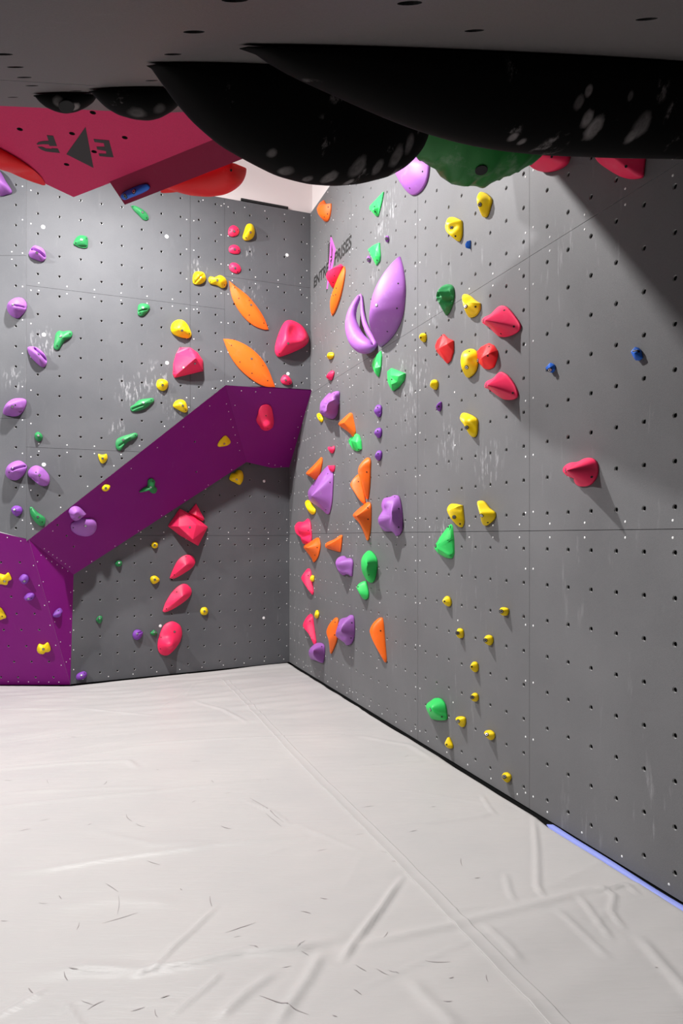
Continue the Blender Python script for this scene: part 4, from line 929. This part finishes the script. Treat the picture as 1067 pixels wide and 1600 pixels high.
H('G', 'W', 'R5', "352,942 378,980 375,1060 345,1140 !322,1178 300,1140 262,1070 250,1030 265,985 305,950", .11, 'dark green craggy rock-like hold with holes', s='lens', rough=.03, bumps=[(293,1055,22,-.06), (265,1022,14,-.05), (342,985,16,-.05)], r=.6)
H('y', 'W', 'R5', "445,1040 465,1015 500,1030 540,1065 !578,1085 575,1130 545,1175 510,1193 490,1185 460,1120", .08, 'yellow swept hold beside the craggy green hold', "b472,1110 s547,1112", s='lens', groove=(470,1040,515,1170,.008))
H('p', 'W', 'R6', "595,200 610,175 660,150 710,100 745,85 785,100 840,165 880,225 880,260 850,290 790,318 730,320 690,290 650,250 605,220", .15, 'upper of two pink beaked holds, longer and larger', "b607,197 s765,120 s838,243 s740,298", ap=(618,197), s='spike', r=.75)
H('y', 'W', 'R6', "120,325 130,300 150,293 168,305 165,345 155,362 135,350", .06, 'tiny yellow hold left above the red wedge', "s132,328")
POLY('r', 'W', 'R6', "300,298 330,330 375,350 375,430 355,500 330,525 290,480 245,430 238,390 255,345", "268,410,.125 330,375,.10", 'red wedge hold with a sharp ridge, standing alone', "s290,312 b252,422", edges=((10,11),(11,2)))
H('y', 'W', 'R6', "435,490 450,440 490,415 530,415 560,450 558,530 535,590 490,630 465,610 440,550", .075, 'yellow oval hold overlapped by the red rounded wedge', "b480,552 s500,432", s='lens', groove=(500,500,540,585,.010))
POLY('r', 'W', 'R6', "640,367 680,385 708,430 705,480 680,550 640,570 610,565 570,520 547,480 550,435 585,395", "590,478,.145 650,445,.12", 'red rounded wedge hold against the yellow oval', "b565,500 s650,395 s640,465", edges=((11,12),(12,2)), bev=.008)
H('p', 'W', 'R6', "615,690 630,660 680,635 720,595 745,588 790,620 840,690 862,755 850,785 815,798 760,795 710,765 650,720 620,708", .14, 'lower of two pink beaked holds, with a long pointed shadow', "b627,690 s830,747", ap=(637,688), s='spike', r=.75)
H('y', 'W', 'R6', "203,690 212,655 240,645 257,665 252,705 238,722 210,705", .065, 'tiny yellow hold below left of the red wedge')
H('V', 'W', 'R6', "248,852 262,825 285,815 285,860 270,885 255,872", .045, 'tiny dark violet chip between yellow holds', "s268,850", rough=.006)
H('y', 'W', 'R6', "430,930 445,900 480,900 550,940 557,1000 550,1060 530,1082 500,1060 460,990 435,955", .08, 'yellow curved hold on its own below the red and pink cluster', "b480,1008", s='lens', groove=(470,915,500,1040,.008))
H('y', 'W', 'R7', "332,470 350,430 385,422 !442,435 448,500 453,560 435,600 400,580 355,525", .09, 'yellow hooked hold just above the green cone hold', "b385,523 s430,575", s='lens', groove=(365,450,440,520,.012))
H('y', 'W', 'R7', "560,415 585,398 610,410 645,455 690,490 680,540 625,587 597,570 580,500", .10, 'yellow swept hold right of the hooked yellow one', "b593,512 s640,565", s='lens')
POLY('g', 'W', 'R7', "350,573 365,590 375,700 378,800 360,838 320,835 260,800 230,765 230,740 270,680", "252,752,.16 345,690,.10 338,815,.08", 'green cone-shaped hold at the middle panel joint', "s340,597 b245,742", bev=.012)
for lab, ck, o_, bo in [('under the green cone hold, topmost of the small yellow ones', 'R7', "297,1160 315,1130 332,1122 348,1140 358,1175 345,1200 320,1190", 's312,1162'),
                    ('beside the panel joint, highest at that side', 'R7', "728,1240 738,1212 762,1207 788,1220 790,1245 775,1270 745,1265", 'b742,1238'),
                    ('narrow, with a long thin shadow, two steps under the green cone', 'R8', "402,340 412,305 430,300 448,318 448,360 432,375 410,365", 'b410,335'),
                    ('round, between the narrow one and the panel joint', 'R8', "610,390 622,360 645,350 668,365 672,400 655,428 625,415", 'b622,390'),
                    ('tall, upper of two in one column', 'R8', "508,590 522,560 540,552 556,570 560,610 545,632 518,615", 's518,590'),
                    ('short, lower of two in one column', 'R8', "510,822 520,800 540,788 558,805 560,838 545,855 520,845", 'b522,822'),
                    ('right beside the large green hold near the floor', 'R8', "397,990 410,970 440,967 463,980 465,1020 450,1048 425,1035", 'b415,1003'),
                    ('wide, right of the one beside the green hold', 'R8', "613,1095 625,1075 655,1072 682,1095 685,1125 665,1147 635,1130", 'b632,1105'),
                    ('curved like a claw, under the large green hold', 'R8', "315,1175 325,1145 340,1125 352,1155 370,1190 362,1210 335,1205", 's328,1180'),
                    ('lowest of all, close to the floor gap', 'R8', "748,1430 755,1400 780,1392 806,1415 808,1440 790,1468 765,1455", 'b765,1425')]:
    H('y', 'W', ck, o_, .06, 'small yellow foothold ' + lab, bo)
H('g', 'W', 'R8', "240,828 280,835 310,875 323,940 318,993 225,990 195,955 172,900 180,870 205,850", .10, 'large green hold low on the wall near the floor', "b205,915 s292,970", r=.85, ap=(215,905))
POLY('b', 'W', 'Q1', "205,1297 235,1265 262,1280 265,1308 240,1328 225,1320", "232,1300,.05", 'small blue wedge chip near the vertical panel joint', "b235,1310", rim=.008, lean=.02, bev=.003)
POLY('b', 'W', 'Q1', "738,1195 765,1165 795,1185 810,1235 790,1248 768,1252 752,1225", "765,1205,.05", 'small blue faceted chip alone on the bare grey panel', "b770,1190 s790,1195", rim=.008, lean=.02, bev=.003)
H('p', 'W', 'Q2', "317,545 325,515 360,492 410,485 450,465 490,462 520,485 530,540 515,590 480,630 430,640 400,628 385,600 385,590 345,575", .165, 'crimson-pink beaked hold alone on the bare panel with a long shadow', "b335,540 s497,580", ap=(340,540), s='spike', r=.9)
H('p', 'W', 'X', "822,250 830,222 860,215 890,225 888,240 878,256 860,267 838,266", .12, 'pink hold peeking out below the black beam next to the green macro', "s862,245", lean=.10)
H('p', 'W', 'X', "930,247 925,215 960,205 1003,215 1004,268 998,278 975,278 950,265", .12, 'pink hold hanging below the right part of the black beam', "s978,260", lean=.10)

# --- macros under the grey overhang
e1 = V((1, .263, .187)).normalized(); down = G.n
q = gpt(235, 1.14); q = G.hit(235, 97) + down*.004
M_TMP = M_DARK; blacks = []
down = G.n
mk = dict(mat=M_TMP, cat='macro hold', name='macro_hold', group='black macros under the overhang')
down = G.n
e3 = (gpt(640, 1.62) - q).normalized()
blacks.append(RIDGE('x', q, q + e3*0.62, down, "235,97 262,130 290,168 320,202 360,235 400,257 440,277 480,288 520,291 560,288 600,278 630,262 650,243 663,225 669,208", .10, 'huge chalky black dome hanging under the grey overhang', nx=60, **mk))
q = G.hit(380, 67)
e2 = (G.hit(1067, 92) - q).normalized(); aw = down.cross(e2).normalized(); aw = aw if aw.y > 0 else -aw; e2 = (G.hit(1067, 92) + aw*.11 - q).normalized(); q = q + aw*.01 + down*.004
blacks.append(RIDGE('x', q, q + e2*1.5, down, "380,67 410,92 450,116 520,147 600,183 660,206 720,224 780,236 850,243 950,247 1067,249 1150,249 1180,240 1195,215", .10, 'long black beam-like macro with chalk handprints, closest to the viewer', nx=60, **mk))
q = G.hit(52, 146.5) + down*.004
blacks.append(RIDGE('x', q, q + e1*0.17, down, "52,147 60,158 72,168 88,175 103,178 120,175 135,168 146,160 151,152", .06, 'small black domed hold with a chalked bolt hole at the grey lip', b="h104,166", **mk))
q = G.hit(138, 139.5) + down*.004
blacks.append(RIDGE('x', q, q + e1*0.25, down, "138,140 150,153 165,168 185,180 210,187 232,189 250,185 268,175 280,164 286,155", .08, 'medium black domed hold between the small and the huge dome', **mk))
bpy.context.view_layer.update()
M_BLACK = black_mat(prints_on(blacks, [(928, 200, .030, .9), (918, 186, .022, .8), (1002, 198, .032, .6), (988, 212, .022, .7), (920, 142, .013, .9), (905, 160, .016, .5), (802, 214, .014, .7), (815, 222, .012, .6), (700, 222, .014, .4), (985, 150, .010, .5),
    (560, 262, .030, .5), (620, 245, .030, .6), (640, 225, .025, .6), (515, 278, .022, .8), (590, 262, .022, .6), (445, 268, .020, .4), (425, 240, .016, .3), (545, 285, .016, .9), (480, 280, .014, .5), (116, 168, .018, .9), (92, 160, .016, .4), (215, 178, .025, .25), (250, 170, .02, .2)]))
for o in blacks: o.data.materials[0] = M_BLACK
q = gpt(634, 2.0) + down*.004
RIDGE('E', q, q + e1*.46, down, "640,215 649,243 665,256 685,268 695,281 715,289 738,291 760,287 775,279 790,280 805,272 825,257 846,240 858,222", .17, 'big dark green rippled macro with a large bolt hole', name='macro_hold', cat='macro hold', rough=.020, b="h752,266", nx=60)
H('v', 'W', 'X', "613,258 618,272 626,287 636,300 645,305 656,299 665,285 669,268 668,250 655,238 630,240", .09, 'violet fin-shaped hold at the top, left of the big green macro', "s660,268 s640,294", s='lens', r=1.0)
q, q2 = rpt(238, 300, RZ-.02) + V((0, .20, .10)), rpt(392, 246, RZ-.02) + V((0, .20, .10))
RIDGE('R', q, q2, (0, 0.25, -1), "250,280 262,292 275,300 295,305 320,307 345,304 362,295 371,285 374,270 374,255 373,240 371,228", .10, 'scarlet bowl-shaped hold under the maroon wedge', b="s361,266")
q, q2 = rpt(-60, 200, RZ) + V((0, .10, 0)), rpt(75, 285, RZ) + V((0, .10, 0))
RIDGE('R', q, q2, (0, 0.25, -1), "-60,215 -30,245 0,262 20,267 42,270 56,271 70,272", .08, 'scarlet hold peeking out behind the crimson volume at the frame edge')
WED = plane3(ra, rb, rc)
PL['M'] = WED; PNAME['M'] = 'maroon wedge'
H('b', 'M', 'T8', "670,628 680,612 720,590 770,570 810,562 828,575 825,592 790,612 740,632 700,648 680,645", .035, 'blue elongated hold bolted on the maroon wedge', "b697,628 b745,602")
